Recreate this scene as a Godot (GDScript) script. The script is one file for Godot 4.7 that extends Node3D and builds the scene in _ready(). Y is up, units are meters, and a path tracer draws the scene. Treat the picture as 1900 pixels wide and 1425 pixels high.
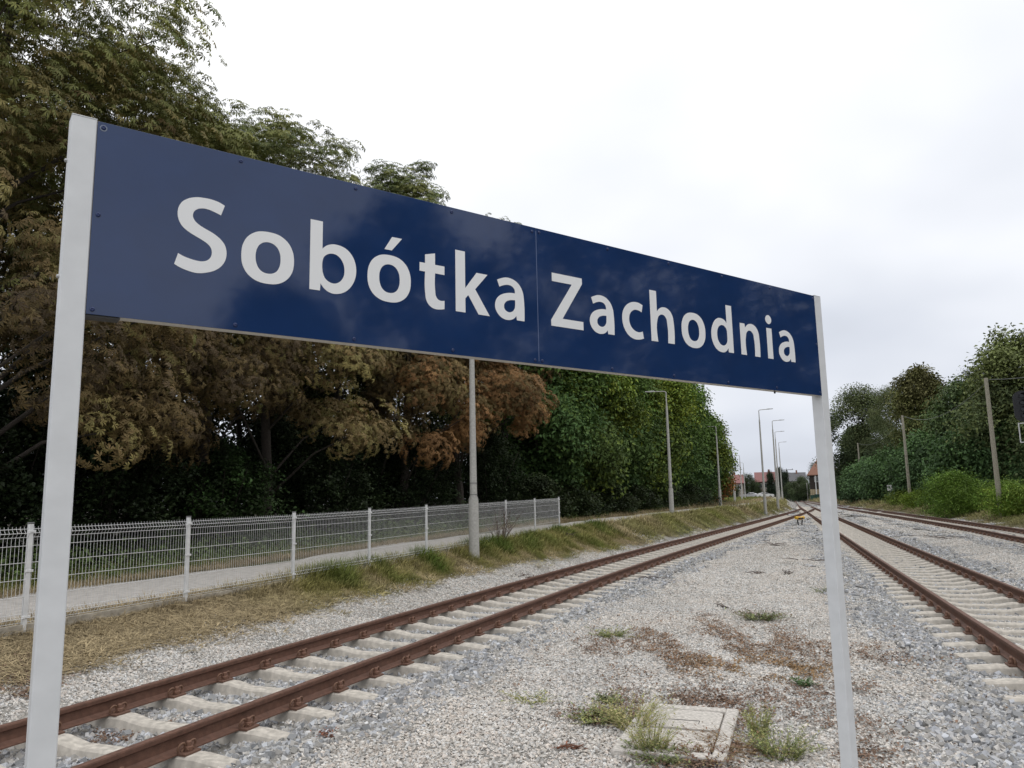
extends Node3D
# Railway station name sign between two tracks, overcast day. Metres; y up; the camera looks along -z.

const CAM_Y := 1.926
var M := {}
var rng := RandomNumberGenerator.new()
var taken := {}
var fn := FastNoiseLite.new()
var fn2 := FastNoiseLite.new()

func _ready() -> void:
	# camera: pitched up 8.5 degrees and rolled 1.1, 53 degrees high
	var cam := Camera3D.new()
	cam.name = "camera"
	add_child(cam)
	var p := 0.14863613; var r := -0.02000515
	var fwd := Vector3(0, sin(p), -cos(p)); var up0 := Vector3(0, cos(p), sin(p)); var rt0 := Vector3(1, 0, 0)
	cam.transform = Transform3D(Basis(rt0 * cos(r) + up0 * sin(r), up0 * cos(r) - rt0 * sin(r), -fwd), Vector3(0, CAM_Y, 0))
	cam.fov = rad_to_deg(2.0 * atan(712.5 / 1425.181))
	cam.near = 0.05; cam.far = 2000.0
	cam.current = true
	# overcast sky: bright veil of cloud, brightest high ahead, soft grey-blue banks
	fn.seed = 7; fn.frequency = 0.05; fn.fractal_octaves = 4
	fn2.seed = 19; fn2.frequency = 0.4
	var cl := FastNoiseLite.new()
	cl.seed = 5; cl.frequency = 0.9; cl.fractal_octaves = 5; cl.fractal_gain = 0.5
	var img := Image.create(1024, 512, false, Image.FORMAT_RGBF)
	var glow := Vector3(0.12, 0.50, -0.86).normalized()
	for j in 512:
		var el := PI / 2 - (j + 0.5) / 512.0 * PI
		for i in 1024:
			if j > 262:
				img.set_pixel(i, j, Color(0.32, 0.31, 0.29))
				continue
			var ph := ((i + 0.5) / 1024.0 - 0.5) * TAU
			var d := Vector3(sin(ph) * cos(el), sin(el), -cos(ph) * cos(el))
			var q := d / (maxf(d.y, 0.0) + 0.30)
			var n := cl.get_noise_3d(q.x, q.y * 1.6, q.z)
			var n2 := cl.get_noise_3d(q.x * 0.45 + 9.0, q.y * 0.7, q.z * 0.45)
			var b := 0.645 + 0.62 * maxf(d.y, 0.0) + 0.17 * n + 0.20 * n2 + 0.40 * exp(-pow(d.angle_to(glow) / 0.36, 2.0))
			var w := clampf((b - 0.70) / 0.36, 0.0, 1.0)
			img.set_pixel(i, j, Color(b * lerpf(0.905, 1.0, w), b * lerpf(0.955, 1.0, w), b * lerpf(1.06, 1.0, w)))
	var sky := Sky.new()
	var pm := PanoramaSkyMaterial.new()
	pm.panorama = ImageTexture.create_from_image(img)
	sky.sky_material = pm
	var env := Environment.new()
	env.background_mode = Environment.BG_SKY
	env.sky = sky
	env.tonemap_mode = Environment.TONE_MAPPER_LINEAR
	env.tonemap_exposure = 1.0
	env.background_energy_multiplier = 1.14
	env.sdfgi_enabled = true; env.ssao_enabled = true; env.ssil_enabled = true
	var we := WorldEnvironment.new()
	we.name = "sky"
	we.environment = env
	add_child(we)
	var sun := DirectionalLight3D.new()
	sun.name = "sun"
	add_child(sun)
	sun.light_energy = 0.18
	sun.light_color = Color(1.0, 0.97, 0.93)
	sun.light_angular_distance = 25.0
	sun.shadow_enabled = true
	sun.sky_mode = DirectionalLight3D.SKY_MODE_LIGHT_ONLY
	sun.look_at_from_position(Vector3.ZERO, -Vector3(0.55, 0.75, 0.25), Vector3.UP)
	rng.seed = 12345
	make_materials()
	make_ground()
	make_gravel()
	make_railway()
	make_grass()
	make_fence()
	make_lamps()
	make_sign()
	make_poles()
	make_far_things()
	make_trees()
	make_small_things()

func make_materials() -> void:
	var fine := noise_tex(0.05, 0.78, 1.0, 4, 3)
	var mott := noise_tex(0.012, 0.72, 1.0, 5, 8)
	var rough := noise_tex(0.03, 0.0, 1.0, 5, 21)
	M.post = mat(Color(0.68, 0.70, 0.725), 0.42, 0.0, noise_tex(0.03, 0.93, 1.0, 5, 4), 0.6)
	M.blue = mat(Color(0.0125, 0.037, 0.122), 0.055, 0.0, noise_tex(0.01, 0.88, 1.0, 4, 14), 0.7, noise_tex(0.008, 0.0, 1.0, 3, 33), 0.06)
	M.blue.metallic_specular = 0.56
	M.screw = mat(Color(0.02, 0.035, 0.11), 0.35, 0.3)
	M.letter = mat(Color(0.75, 0.765, 0.785), 0.40)
	M.washer = mat(Color(0.16, 0.19, 0.26), 0.4)
	M.seam = mat(Color(0.11, 0.15, 0.27), 0.4)
	M.alu = mat(Color(0.52, 0.50, 0.46), 0.5, 0.2)
	M.back = mat(Color(0.45, 0.45, 0.44), 0.6)
	M.dark = mat(Color(0.03, 0.03, 0.03), 0.7)
	M.black = mat(Color(0.016, 0.017, 0.022), 0.5)
	M.visor = mat(Color(0.03, 0.032, 0.042), 0.3)
	M.steel = mat(Color(0.40, 0.41, 0.42), 0.4, 0.6)
	M.white = mat(Color(0.70, 0.71, 0.72), 0.45, 0.0, noise_tex(0.02, 0.9, 1.0, 3, 9), 0.7)
	M.cap = mat(Color(0.12, 0.12, 0.125), 0.5)
	M.plinth = mat(Color(0.46, 0.42, 0.35), 0.9, 0.0, mott, 1.4, fine, 0.15)
	M.lamp = mat(Color(0.50, 0.495, 0.47), 0.75, 0.0, noise_tex(0.02, 0.82, 1.0, 5, 12), 1.2)
	M.strap = mat(Color(0.16, 0.16, 0.16), 0.5, 0.4)
	M.lamphead = mat(Color(0.42, 0.43, 0.44), 0.4, 0.2)
	M.lens = mat(Color(0.62, 0.63, 0.63), 0.2)
	M.sleeper = mat(Color(0.66, 0.615, 0.55), 0.88, 0.0, mott, 1.8, fine, 0.10)
	M.rail = mat(Color(0.19, 0.097, 0.068), 0.68, 0.15, mott, 2.2, rough, 0.12)
	M.clip = mat(Color(0.235, 0.13, 0.095), 0.7, 0.2, fine, 6.0)
	M.ground = mat(Color(1, 1, 1), 0.95, 0.0, noise_tex(0.05, 0.6, 1.0, 5, 40), 0.8, rough, 1.5)
	M.path = mat(Color(0.50, 0.475, 0.45), 0.93, 0.0, noise_tex(0.02, 0.80, 1.0, 5, 31), 0.5, rough, 0.25)
	M.stone = mat(Color(1, 1, 1), 0.9, 0.0, noise_tex(0.04, 0.82, 1.0, 3, 55), 6.0)
	M.grass = mat(Color(1, 1, 1), 0.8)
	M.grass.backlight = Color(0.25, 0.25, 0.25); M.grass.backlight_enabled = true
	M.plant = mat(Color(1, 1, 1), 0.75)
	M.leaf = mat(Color(1, 1, 1), 0.6)
	M.leaf.metallic_specular = 0.27
	M.grass.metallic_specular = 0.2
	M.leaf.backlight_enabled = true; M.leaf.backlight = Color(0.35, 0.38, 0.25)
	M.leaf_dark = mat(Color(1, 1, 1), 0.5)
	M.leaf_dark.metallic_specular = 0.3
	M.leaf_dark.backlight_enabled = true; M.leaf_dark.backlight = Color(0.2, 0.22, 0.15)
	M.bark = mat(Color(0.075, 0.062, 0.052), 0.95, 0.0, mott, 2.0, rough, 2.0)
	M.wood = mat(Color(0.46, 0.43, 0.35), 0.9, 0.0, noise_tex(0.03, 0.7, 1.0, 4, 61), 1.0)
	M.wood_dark = mat(Color(0.10, 0.09, 0.08), 0.9)
	M.cable = mat(Color(0.10, 0.11, 0.10), 0.6)
	M.slab = mat(Color(0.74, 0.70, 0.65), 0.92, 0.0, noise_tex(0.02, 0.70, 1.0, 5, 71), 2.2, fine, 0.15)
	M.yellow = mat(Color(0.62, 0.36, 0.03), 0.5)
	M.glass_dark = mat(Color(0.03, 0.035, 0.04), 0.12)
	M.car_silver = mat(Color(0.50, 0.51, 0.53), 0.3, 0.4)
	M.car_white = mat(Color(0.70, 0.70, 0.70), 0.3)
	M.render_wall = mat(Color(0.46, 0.41, 0.36), 0.9, 0.0, fine, 0.5)
	M.brick = mat(Color(0.30, 0.16, 0.12), 0.9, 0.0, fine, 1.0)
	M.roof_red = mat(Color(0.29, 0.135, 0.13), 0.8, 0.0, fine, 0.8)
	M.roof_tile = mat(Color(0.28, 0.14, 0.10), 0.85, 0.0, fine, 0.8)
	M.roof_grey = mat(Color(0.10, 0.10, 0.11), 0.8)
	M.timber = mat(Color(0.045, 0.035, 0.032), 0.9, 0.0, fine, 1.0)
	M.boards = mat(Color(0.50, 0.41, 0.27), 0.85, 0.0, mott, 1.0)
	M.bin_green = mat(Color(0.015, 0.06, 0.045), 0.6)
	M.bin_dark = mat(Color(0.03, 0.04, 0.07), 0.6)

class MB:
	var v := PackedVector3Array()
	var n := PackedVector3Array()
	var c := PackedColorArray()
	var col := Color.WHITE
	func tri_n(a: Vector3, b: Vector3, d: Vector3, na: Vector3, nb: Vector3, nd: Vector3) -> void:
		if (d - a).cross(b - a).dot(na + nb + nd) < 0.0:
			v.append(a); v.append(d); v.append(b); n.append(na); n.append(nd); n.append(nb)
		else:
			v.append(a); v.append(b); v.append(d); n.append(na); n.append(nb); n.append(nd)
		c.append(col); c.append(col); c.append(col)
	func tri(a: Vector3, b: Vector3, d: Vector3) -> void:
		var q := (d - a).cross(b - a).normalized()
		v.append(a); v.append(b); v.append(d)
		n.append(q); n.append(q); n.append(q)
		c.append(col); c.append(col); c.append(col)
	func tri_o(a: Vector3, b: Vector3, d: Vector3, out: Vector3) -> void:
		if (d - a).cross(b - a).dot(out) < 0.0:
			tri(a, d, b)
		else:
			tri(a, b, d)
	func quad_o(a: Vector3, b: Vector3, d: Vector3, e: Vector3, out: Vector3) -> void:
		tri_o(a, b, d, out); tri_o(a, d, e, out)
	func quad_n(a: Vector3, b: Vector3, d: Vector3, e: Vector3, na: Vector3, nb: Vector3, nd: Vector3, ne: Vector3) -> void:
		tri_n(a, b, d, na, nb, nd); tri_n(a, d, e, na, nd, ne)
	func box(ctr: Vector3, size: Vector3, bs := Basis(), cham := 0.0) -> void:
		var h := size / 2.0
		for ax in 3:
			for s: float in [-1.0, 1.0]:
				var o := Vector3.ZERO; o[ax] = s
				var u := Vector3.ZERO; u[(ax + 1) % 3] = 1.0
				var w := Vector3.ZERO; w[(ax + 2) % 3] = 1.0
				var hu := h[(ax + 1) % 3] - cham; var hw := h[(ax + 2) % 3] - cham
				var p := o * h[ax]
				quad_o(ctr + bs * (p + u * hu + w * hw), ctr + bs * (p + u * hu - w * hw), ctr + bs * (p - u * hu - w * hw), ctr + bs * (p - u * hu + w * hw), bs * o)
				if cham > 0.0:
					for s2: float in [-1.0, 1.0]:   # edge chamfers, each edge once (axis pair ax, ax+1)
						var q0 := o * h[ax] + u * s2 * (h[(ax + 1) % 3] - cham)
						var q1 := o * (h[ax] - cham) + u * s2 * h[(ax + 1) % 3]
						quad_o(ctr + bs * (q0 + w * hw), ctr + bs * (q0 - w * hw), ctr + bs * (q1 - w * hw), ctr + bs * (q1 + w * hw), bs * (o + u * s2))
		if cham > 0.0:
			for sx: float in [-1.0, 1.0]:
				for sy: float in [-1.0, 1.0]:
					for sz: float in [-1.0, 1.0]:
						var s := Vector3(sx, sy, sz)
						tri_o(ctr + bs * (s * Vector3(h.x, h.y - cham, h.z - cham)), ctr + bs * (s * Vector3(h.x - cham, h.y, h.z - cham)), ctr + bs * (s * Vector3(h.x - cham, h.y - cham, h.z)), bs * s)
	func tube(pts: Array, rad: Array, seg := 8, caps := true) -> void:
		var last_ref := Vector3.ZERO
		var rings := []
		var nor := []
		for i in pts.size():
			var t: Vector3 = (pts[mini(i + 1, pts.size() - 1)] - pts[maxi(i - 1, 0)]).normalized()
			var rf: Vector3 = last_ref
			if i == 0:
				rf = Vector3(0, 0, 1) if absf(t.z) < 0.8 else Vector3(1, 0, 0)
			var a: Vector3 = (rf - t * rf.dot(t)).normalized()
			last_ref = a
			var b := t.cross(a)
			var ring := PackedVector3Array(); var rn := PackedVector3Array()
			for k in seg:
				var an := TAU * k / seg
				var q := a * cos(an) + b * sin(an)
				ring.append(pts[i] + q * float(rad[i])); rn.append(q)
			rings.append(ring); nor.append(rn)
		for i in pts.size() - 1:
			for k in seg:
				var k2 := (k + 1) % seg
				quad_n(rings[i][k], rings[i][k2], rings[i + 1][k2], rings[i + 1][k], nor[i][k], nor[i][k2], nor[i + 1][k2], nor[i + 1][k])
		if caps:
			for e in [0, pts.size() - 1]:
				var out: Vector3 = (pts[0] - pts[1]) if e == 0 else (pts[-1] - pts[-2])
				for k in range(1, seg - 1):
					tri_o(rings[e][0], rings[e][k], rings[e][k + 1], out)
	func lathe(prof: Array, seg := 16, at := Vector3.ZERO, bs := Basis()) -> void:   # prof: Vector2(radius, height), flat-shaded steps with smooth sides
		for i in prof.size() - 1:
			var p: Vector2 = prof[i]; var q: Vector2 = prof[i + 1]
			var d := (q - p).normalized()
			var nn := Vector2(d.y, -d.x)
			for k in seg:
				var a0 := TAU * k / seg; var a1 := TAU * (k + 1) / seg
				var e0 := Vector3(cos(a0), 0, sin(a0)); var e1 := Vector3(cos(a1), 0, sin(a1))
				var up := Vector3.UP
				quad_n(at + bs * (e0 * p.x + up * p.y), at + bs * (e1 * p.x + up * p.y), at + bs * (e1 * q.x + up * q.y), at + bs * (e0 * q.x + up * q.y), bs * (e0 * nn.x + up * nn.y), bs * (e1 * nn.x + up * nn.y), bs * (e1 * nn.x + up * nn.y), bs * (e0 * nn.x + up * nn.y))
	func done(m: Material) -> ArrayMesh:
		var a := []
		a.resize(Mesh.ARRAY_MAX)
		a[Mesh.ARRAY_VERTEX] = v; a[Mesh.ARRAY_NORMAL] = n; a[Mesh.ARRAY_COLOR] = c
		var r := ArrayMesh.new()
		r.add_surface_from_arrays(Mesh.PRIMITIVE_TRIANGLES, a)
		r.surface_set_material(0, m)
		return r

# ---------- naming helpers ----------
func numbered(called: String) -> String:
	if not taken.has(called):
		taken[called] = 0
		return called
	taken[called] += 1
	return "%s_%03d" % [called, taken[called]]

func tag(o: Node, label: String, category := "", group := "", kind := "") -> Node:
	o.set_meta("label", label)
	if category: o.set_meta("category", category)
	if group: o.set_meta("group", group)
	if kind: o.set_meta("kind", kind)
	return o

func thing(called: String, label: String, category: String, at := Vector3.ZERO, turn := 0.0, group := "") -> Node3D:
	var o := Node3D.new()
	o.name = numbered(called)
	add_child(o)
	o.position = at; o.rotation.y = turn
	tag(o, label, category, group)
	return o

func part(called: String, mesh: Mesh, parent: Node, at := Vector3.ZERO, bs := Basis()) -> MeshInstance3D:
	var o := MeshInstance3D.new()
	o.mesh = mesh
	if parent == self:
		o.name = numbered(called)
	else:
		var k := 0
		var nm := called
		var key := str(parent.get_instance_id()) + called
		if taken.has(key):
			taken[key] += 1
			nm = "%s_%03d" % [called, taken[key]]
		else:
			taken[key] = 0
		o.name = nm
	parent.add_child(o, true)
	o.transform = Transform3D(bs, at)
	return o

func copies(called: String, mesh: Mesh, xf: Array, cols: Array, parent: Node) -> MultiMeshInstance3D:
	var mm := MultiMesh.new()
	mm.transform_format = MultiMesh.TRANSFORM_3D
	mm.use_colors = cols.size() > 0
	mm.mesh = mesh
	mm.instance_count = xf.size()
	for i in xf.size():
		mm.set_instance_transform(i, xf[i])
	if cols.size() > 0:
		for i in xf.size():
			mm.set_instance_color(i, cols[i])
	var o := MultiMeshInstance3D.new()
	o.multimesh = mm
	o.name = numbered(called) if parent == self else called
	parent.add_child(o, true)
	return o

func setting(called: String, mesh: Mesh, label := "") -> MeshInstance3D:
	var o := part(called, mesh, self)
	o.set_meta("kind", "structure")
	if label: o.set_meta("label", label)
	return o

# ---------- materials ----------
func noise_tex(freq: float, lo: float, hi: float, oct := 4, sd := 1, size := 512) -> NoiseTexture2D:
	var f := FastNoiseLite.new()
	f.seed = sd; f.frequency = freq; f.fractal_octaves = oct; f.noise_type = FastNoiseLite.TYPE_SIMPLEX_SMOOTH
	var t := NoiseTexture2D.new()
	t.width = size; t.height = size; t.seamless = true; t.noise = f
	var g := Gradient.new()
	g.set_color(0, Color(lo, lo, lo)); g.set_color(1, Color(hi, hi, hi))
	t.color_ramp = g
	return t

func mat(lin: Color, rough := 0.8, metal := 0.0, tex: Texture2D = null, scale := 1.0, bump: Texture2D = null, bump_cm := 0.5, local := false) -> StandardMaterial3D:
	var m := StandardMaterial3D.new()
	m.albedo_color = lin.linear_to_srgb()
	m.roughness = rough; m.metallic = metal
	m.vertex_color_use_as_albedo = true
	if tex or bump:
		m.uv1_triplanar = true
		m.uv1_world_triplanar = not local
		m.uv1_scale = Vector3.ONE * scale
	if tex: m.albedo_texture = tex
	if bump:
		m.heightmap_enabled = true; m.heightmap_texture = bump; m.heightmap_scale = bump_cm
	return m

# ---------- places ----------
func V(x: float, y: float, z: float) -> Vector3:   # z counted forwards
	return Vector3(x, y, -z)

func table(t: Array, z: float) -> float:   # smooth interpolation through Vector2(z, value)
	if z <= t[0].x:
		return t[0].y + (t[1].y - t[0].y) / (t[1].x - t[0].x) * (z - t[0].x)
	for i in t.size() - 1:
		if z <= t[i + 1].x:
			var a: Vector2 = t[maxi(i - 1, 0)]; var b: Vector2 = t[i]; var c: Vector2 = t[i + 1]; var d: Vector2 = t[mini(i + 2, t.size() - 1)]
			var h := c.x - b.x
			var m0 := (c.y - a.y) / (c.x - a.x); var m1 := (d.y - b.y) / (d.x - b.x)
			var s := (z - b.x) / h
			return (2*s*s*s - 3*s*s + 1) * b.y + (s*s*s - 2*s*s + s) * h * m0 + (-2*s*s*s + 3*s*s) * c.y + (s*s*s - s*s) * h * m1
	var n := t.size()
	return t[n-1].y + (t[n-1].y - t[n-2].y) / (t[n-1].x - t[n-2].x) * (z - t[n-1].x)

var TB := [Vector2(-10, 0.02), Vector2(3, 4.38), Vector2(20, 10.15), Vector2(40, 17.0), Vector2(60, 23.85), Vector2(78, 30.05), Vector2(94, 35.5), Vector2(122, 45.3), Vector2(150, 55.2), Vector2(177, 64.7), Vector2(222, 79.8), Vector2(270, 92.0), Vector2(330, 104.0)]
var TA := [Vector2(-10, -9.5), Vector2(-3, -7.1), Vector2(3, -4.85), Vector2(10, -2.09), Vector2(22.5, 3.19), Vector2(36, 9.35), Vector2(49.3, 15.5), Vector2(62, 21.3), Vector2(74.3, 26.9), Vector2(85, 31.6), Vector2(94, 35.45)]
var TC := [Vector2(-10, 6.3), Vector2(13, 13.5), Vector2(26.4, 17.95), Vector2(34.4, 20.75), Vector2(60.8, 29.1), Vector2(81.6, 35.4), Vector2(95.8, 39.8), Vector2(118, 46.9), Vector2(148, 56.3), Vector2(177, 65.2)]
func xa(z: float) -> float: return table(TA, z) if z < 94.0 else xb(z)
func xb(z: float) -> float: return table(TB, z)
func xc(z: float) -> float: return table(TC, z) if z < 170.0 else maxf(xb(z), table(TC, z))

func slope_of(k: int, z: float) -> float:
	if k == 0: return (xa(z + 0.5) - xa(z - 0.5))
	if k == 1: return (xb(z + 0.5) - xb(z - 0.5))
	return (xc(z + 0.5) - xc(z - 0.5))

func perp(k: int, x: float, z: float) -> float:   # signed distance from the centre of a track, positive to the right
	var m := slope_of(k, z)
	var x0: float = xa(z) if k == 0 else (xb(z) if k == 1 else xc(z))
	return (x - x0) / sqrt(1.0 + m * m)

func beside(l: float, z: float) -> Vector2:   # l metres to the left of track A at station z
	var m := slope_of(0, z)
	var q := sqrt(1.0 + m * m)
	return Vector2(xa(z) - l / q, z + l * m / q)

func beside_c(l: float, z: float) -> Vector2:   # l metres to the right of track C
	var m := slope_of(2, z)
	var q := sqrt(1.0 + m * m)
	return Vector2(xc(z) + l / q, z - l * m / q)

var TT := [Vector2(-20, 0.46), Vector2(8, 0.5), Vector2(14, 0.52), Vector2(20, 0.6), Vector2(30, 0.74), Vector2(43, 0.82), Vector2(60, 0.88), Vector2(100, 0.9), Vector2(200, 0.9)]
func lin(t: Array, x: float) -> float:
	if x <= t[0].x: return t[0].y
	for i in t.size() - 1:
		if x <= t[i + 1].x:
			return lerpf(t[i].y, t[i + 1].y, (x - t[i].x) / (t[i + 1].x - t[i].x))
	return t[-1].y

var P_NEAR := [Vector2(1.45, 0.0), Vector2(2.3, 0.3), Vector2(3.0, 0.66), Vector2(3.45, 1.0), Vector2(3.7, 1.02), Vector2(7.2, 1.02), Vector2(10.0, 1.1)]
var P_FAR := [Vector2(1.6, 0.0), Vector2(2.3, 0.5), Vector2(3.2, 0.93), Vector2(3.6, 1.0), Vector2(7.2, 1.0), Vector2(10.0, 1.05)]
func ground(x: float, z: float) -> float:
	var da := perp(0, x, z)
	var db := perp(1, x, z)
	var dc := perp(2, x, z)
	var low := -0.05 + 0.012 * fn2.get_noise_2d(x * 4.0, z * 4.0)
	for d: float in [da, db]:
		if z < 240.0:
			low -= 0.065 * (1.0 - smoothstep(0.75, 1.45, absf(d)))
	if z < 94.0 or da < 0.0:
		if da < -1.4:
			var k := smoothstep(26.0, 40.0, z)
			var f := lerpf(lin(P_NEAR, -da), lin(P_FAR, -da), k)
			return low * (1.0 - minf(f, 1.0)) + f * table(TT, z) + 0.05 * fn.get_noise_2d(x * 3.0, z * 3.0) * smoothstep(0.2, 0.6, f) * (0.25 if -da > 3.5 and -da < 7.0 else 1.0)
	var lift := 0.13 * (1.0 - smoothstep(60.0, 150.0, z))
	if db > 1.3:
		low += lift * smoothstep(1.6, maxf(db - dc - 1.2, 1.7), db)
		if absf(dc) < 1.35 and z < 150.0:
			low -= 0.045 * (1.0 - smoothstep(0.75, 1.35, absf(dc)))
		if dc > 1.6:
			var f2 := lin([Vector2(1.6, 0.0), Vector2(2.4, 0.12), Vector2(4.0, 0.5), Vector2(6.5, 0.72), Vector2(12.0, 0.95), Vector2(40.0, 1.1)], dc)
			low += f2 * (0.8 + 0.1 * smoothstep(30.0, 80.0, z)) + 0.12 * fn.get_noise_2d(x * 2.0, z * 2.0) * smoothstep(0.05, 0.4, f2)
	low += 0.8 * smoothstep(190.0, 260.0, z)
	return low

func on(x: float, z: float, up := 0.0) -> Vector3:
	return V(x, ground(x, z) + up, z)

func ground_basis(x: float, z: float, turn: float) -> Basis:
	var e := 0.25
	var dx := (ground(x + e, z) - ground(x - e, z)) / (2 * e)
	var dz := (ground(x, z + e) - ground(x, z - e)) / (2 * e)
	var up := Vector3(-dx, 1, dz).normalized()
	var a := Vector3(cos(turn), 0, sin(turn))
	a = (a - up * a.dot(up)).normalized()
	return Basis(a, up, a.cross(up))

func edge_noise(x: float, z: float) -> float:
	return fn.get_noise_2d(x * 6.0 + 40.0, z * 6.0)

func grass_edge(z: float) -> float:   # distance left of track A at which grass begins
	return lerpf(2.45, 1.75, smoothstep(14.0, 32.0, z)) if z < 94.0 else 2.6

# ---------- station sign ----------
const SIGN_W := 4.5335
const SIGN_H := 0.7163
const GLYPHS := {
	"S": ["176,284c 163,242c 139,250 114,256 90,255 72,247 61,233 59,218 65,203 79,190 102,178 137,163 163,146 181,125 189,94 185,63 170,36 145,15 117,3 84,-4 48,0 21,8 0,18c 12,62c 33,53 58,47 80,44 102,45 118,52 130,66 134,84 131,101 119,116 99,128 70,141 42,155 21,172 9,193 4,217 7,244 19,267 40,284 67,295 98,299 132,298 158,292"],
	"o": ["0,102 5,142 24,178 56,202 107,211 158,202 190,178 209,142 214,102 208,60 186,24 152,2 106,-5 60,2 25,25 5,60", "56,103 60,131 74,155 90,165 107,168 124,165 141,154 154,131 158,103 154,73 142,51 125,40 107,37 88,40 72,51 60,74"],
	"b": ["0,303c 54,303c 54,183c 72,200 100,211 131,211 162,201 187,179 203,149 209,110 204,74 189,42 165,15 134,-1 106,-5 79,2 60,16 48,32c 46,0c 0,0c", "54,107 55,127 61,148 76,162 95,169 117,167 137,153 151,129 155,104 151,76 136,53 113,40 89,42 68,56 57,80"],
	"t": ["29,247c 82,261c 82,206c 133,206c 133,165c 82,165c 82,82 86,57 98,42 114,38 132,41c 132,1c 108,-4 75,-4 51,8 35,31 29,66 29,165c 0,165c 0,206c 29,206c"],
	"k": ["0,300c 54,300c 54,119c 120,205c 184,205c 111,122c 194,0c 129,0c 71,88c 54,69c 54,0c 0,0c"],
	"a": ["14,191c 39,202 67,210 100,209 133,197 160,171 173,142 177,111 178,0c 131,0c 128,22c 112,6 90,-3 67,-5 36,3 13,22 0,48 0,71 10,95 33,116 65,129 93,135 122,136c 119,156 104,170 80,174 55,169 27,157c", "122,101c 93,98 69,89 54,71 54,52 68,38 86,35 105,42 119,60 122,80"],
	"Z": ["12,284c 220,284c 220,252c 77,45c 221,45c 221,0c 0,0c 0,31c 148,239c 12,239c"],
	"c": ["166,199c 156,157c 130,165 99,164 70,147 55,117 57,84 74,57 102,41 132,38 158,45c 165,5c 131,-4 89,-5 48,10 18,41 1,91 5,136 28,175 64,200 102,210 138,208"],
	"h": ["0,300c 55,300c 55,178c 77,199 104,210 132,210 164,196 186,167 194,124 194,0c 139,0c 139,112 132,146 113,163 88,164 66,150 55,124 55,0c 0,0c"],
	"d": ["154,303c 209,303c 209,0c 160,0c 158,29c 141,9 118,-3 90,-5 53,4 19,34 2,78 1,114 16,158 40,190 77,210 110,210 138,200 154,184c", "154,106 149,147 128,165 101,168 74,154 58,125 56,95 63,67 80,47 105,38 133,46 149,64 154,86"],
	"n": ["0,205c 49,205c 52,177c 75,199 105,210 135,209 168,193 189,164 195,124 195,0c 140,0c 140,112 132,146 110,163 86,163 64,146 55,120 55,0c 0,0c"],
	"i": ["2,205c 58,205c 58,0c 2,0c", "-3,263 7,284 30,294 53,284 63,263 53,243 30,233 7,243"],
	"acute": ["48,298c 98,298c 47,235c 10,235c"],
}

func contour(s: String) -> PackedVector2Array:
	var p := []
	var corner := []
	for w in s.split(" ", false):
		corner.append(w.ends_with("c"))
		var q := w.trim_suffix("c").split(",")
		p.append(Vector2(float(q[0]), float(q[1])) * 0.001)
	var n := p.size()
	var r := PackedVector2Array()
	for i in n:
		var a: Vector2 = p[i]; var b: Vector2 = p[(i + 1) % n]
		if corner[i] and corner[(i + 1) % n]:
			r.append(a)
			continue
		var d := a.distance_to(b)
		var ta := Vector2.ZERO; var tb := Vector2.ZERO
		if not corner[i]: ta = tangent(p[(i + n - 1) % n], a, b)
		if not corner[(i + 1) % n]: tb = tangent(a, b, p[(i + 2) % n])
		if corner[i]: ta = (b - a) / d * 1.5 - tb * 0.5
		if corner[(i + 1) % n]: tb = (b - a) / d * 1.5 - ta * 0.5
		for k in 6:
			var s2 := k / 6.0
			r.append((2*s2*s2*s2 - 3*s2*s2 + 1) * a + (s2*s2*s2 - 2*s2*s2 + s2) * d * ta + (-2*s2*s2*s2 + 3*s2*s2) * b + (s2*s2*s2 - s2*s2) * d * tb)
	return r

func tangent(a: Vector2, b: Vector2, c: Vector2) -> Vector2:
	var d0 := a.distance_to(b); var d1 := b.distance_to(c)
	return ((b - a) / d0 * d1 + (c - b) / d1 * d0) / (d0 + d1)

func fill(mb: MB, outline: PackedVector2Array, hole: PackedVector2Array, thick: float) -> void:
	var bits := []
	if hole.size():
		var mid := 0.0
		for q in hole: mid += q.x / hole.size()
		for h: Array in [[-1.0, mid], [mid, 1.0]]:
			var half := PackedVector2Array([Vector2(h[0], -1), Vector2(h[1], -1), Vector2(h[1], 1), Vector2(h[0], 1)])
			for q in Geometry2D.intersect_polygons(outline, half):
				bits.append_array(Geometry2D.clip_polygons(q, hole))
	else:
		bits = [outline]
	for q: PackedVector2Array in bits:
		var ix := Geometry2D.triangulate_polygon(q)
		for k in range(0, ix.size(), 3):
			mb.tri_o(Vector3(q[ix[k]].x, q[ix[k]].y, thick), Vector3(q[ix[k+1]].x, q[ix[k+1]].y, thick), Vector3(q[ix[k+2]].x, q[ix[k+2]].y, thick), Vector3.BACK)
	for c: PackedVector2Array in [outline, hole]:
		for k in c.size():
			var a := c[k]; var b := c[(k + 1) % c.size()]
			mb.quad_o(Vector3(a.x, a.y, 0), Vector3(b.x, b.y, 0), Vector3(b.x, b.y, thick), Vector3(a.x, a.y, thick), Vector3(b.y - a.y, a.x - b.x, 0))

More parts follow.
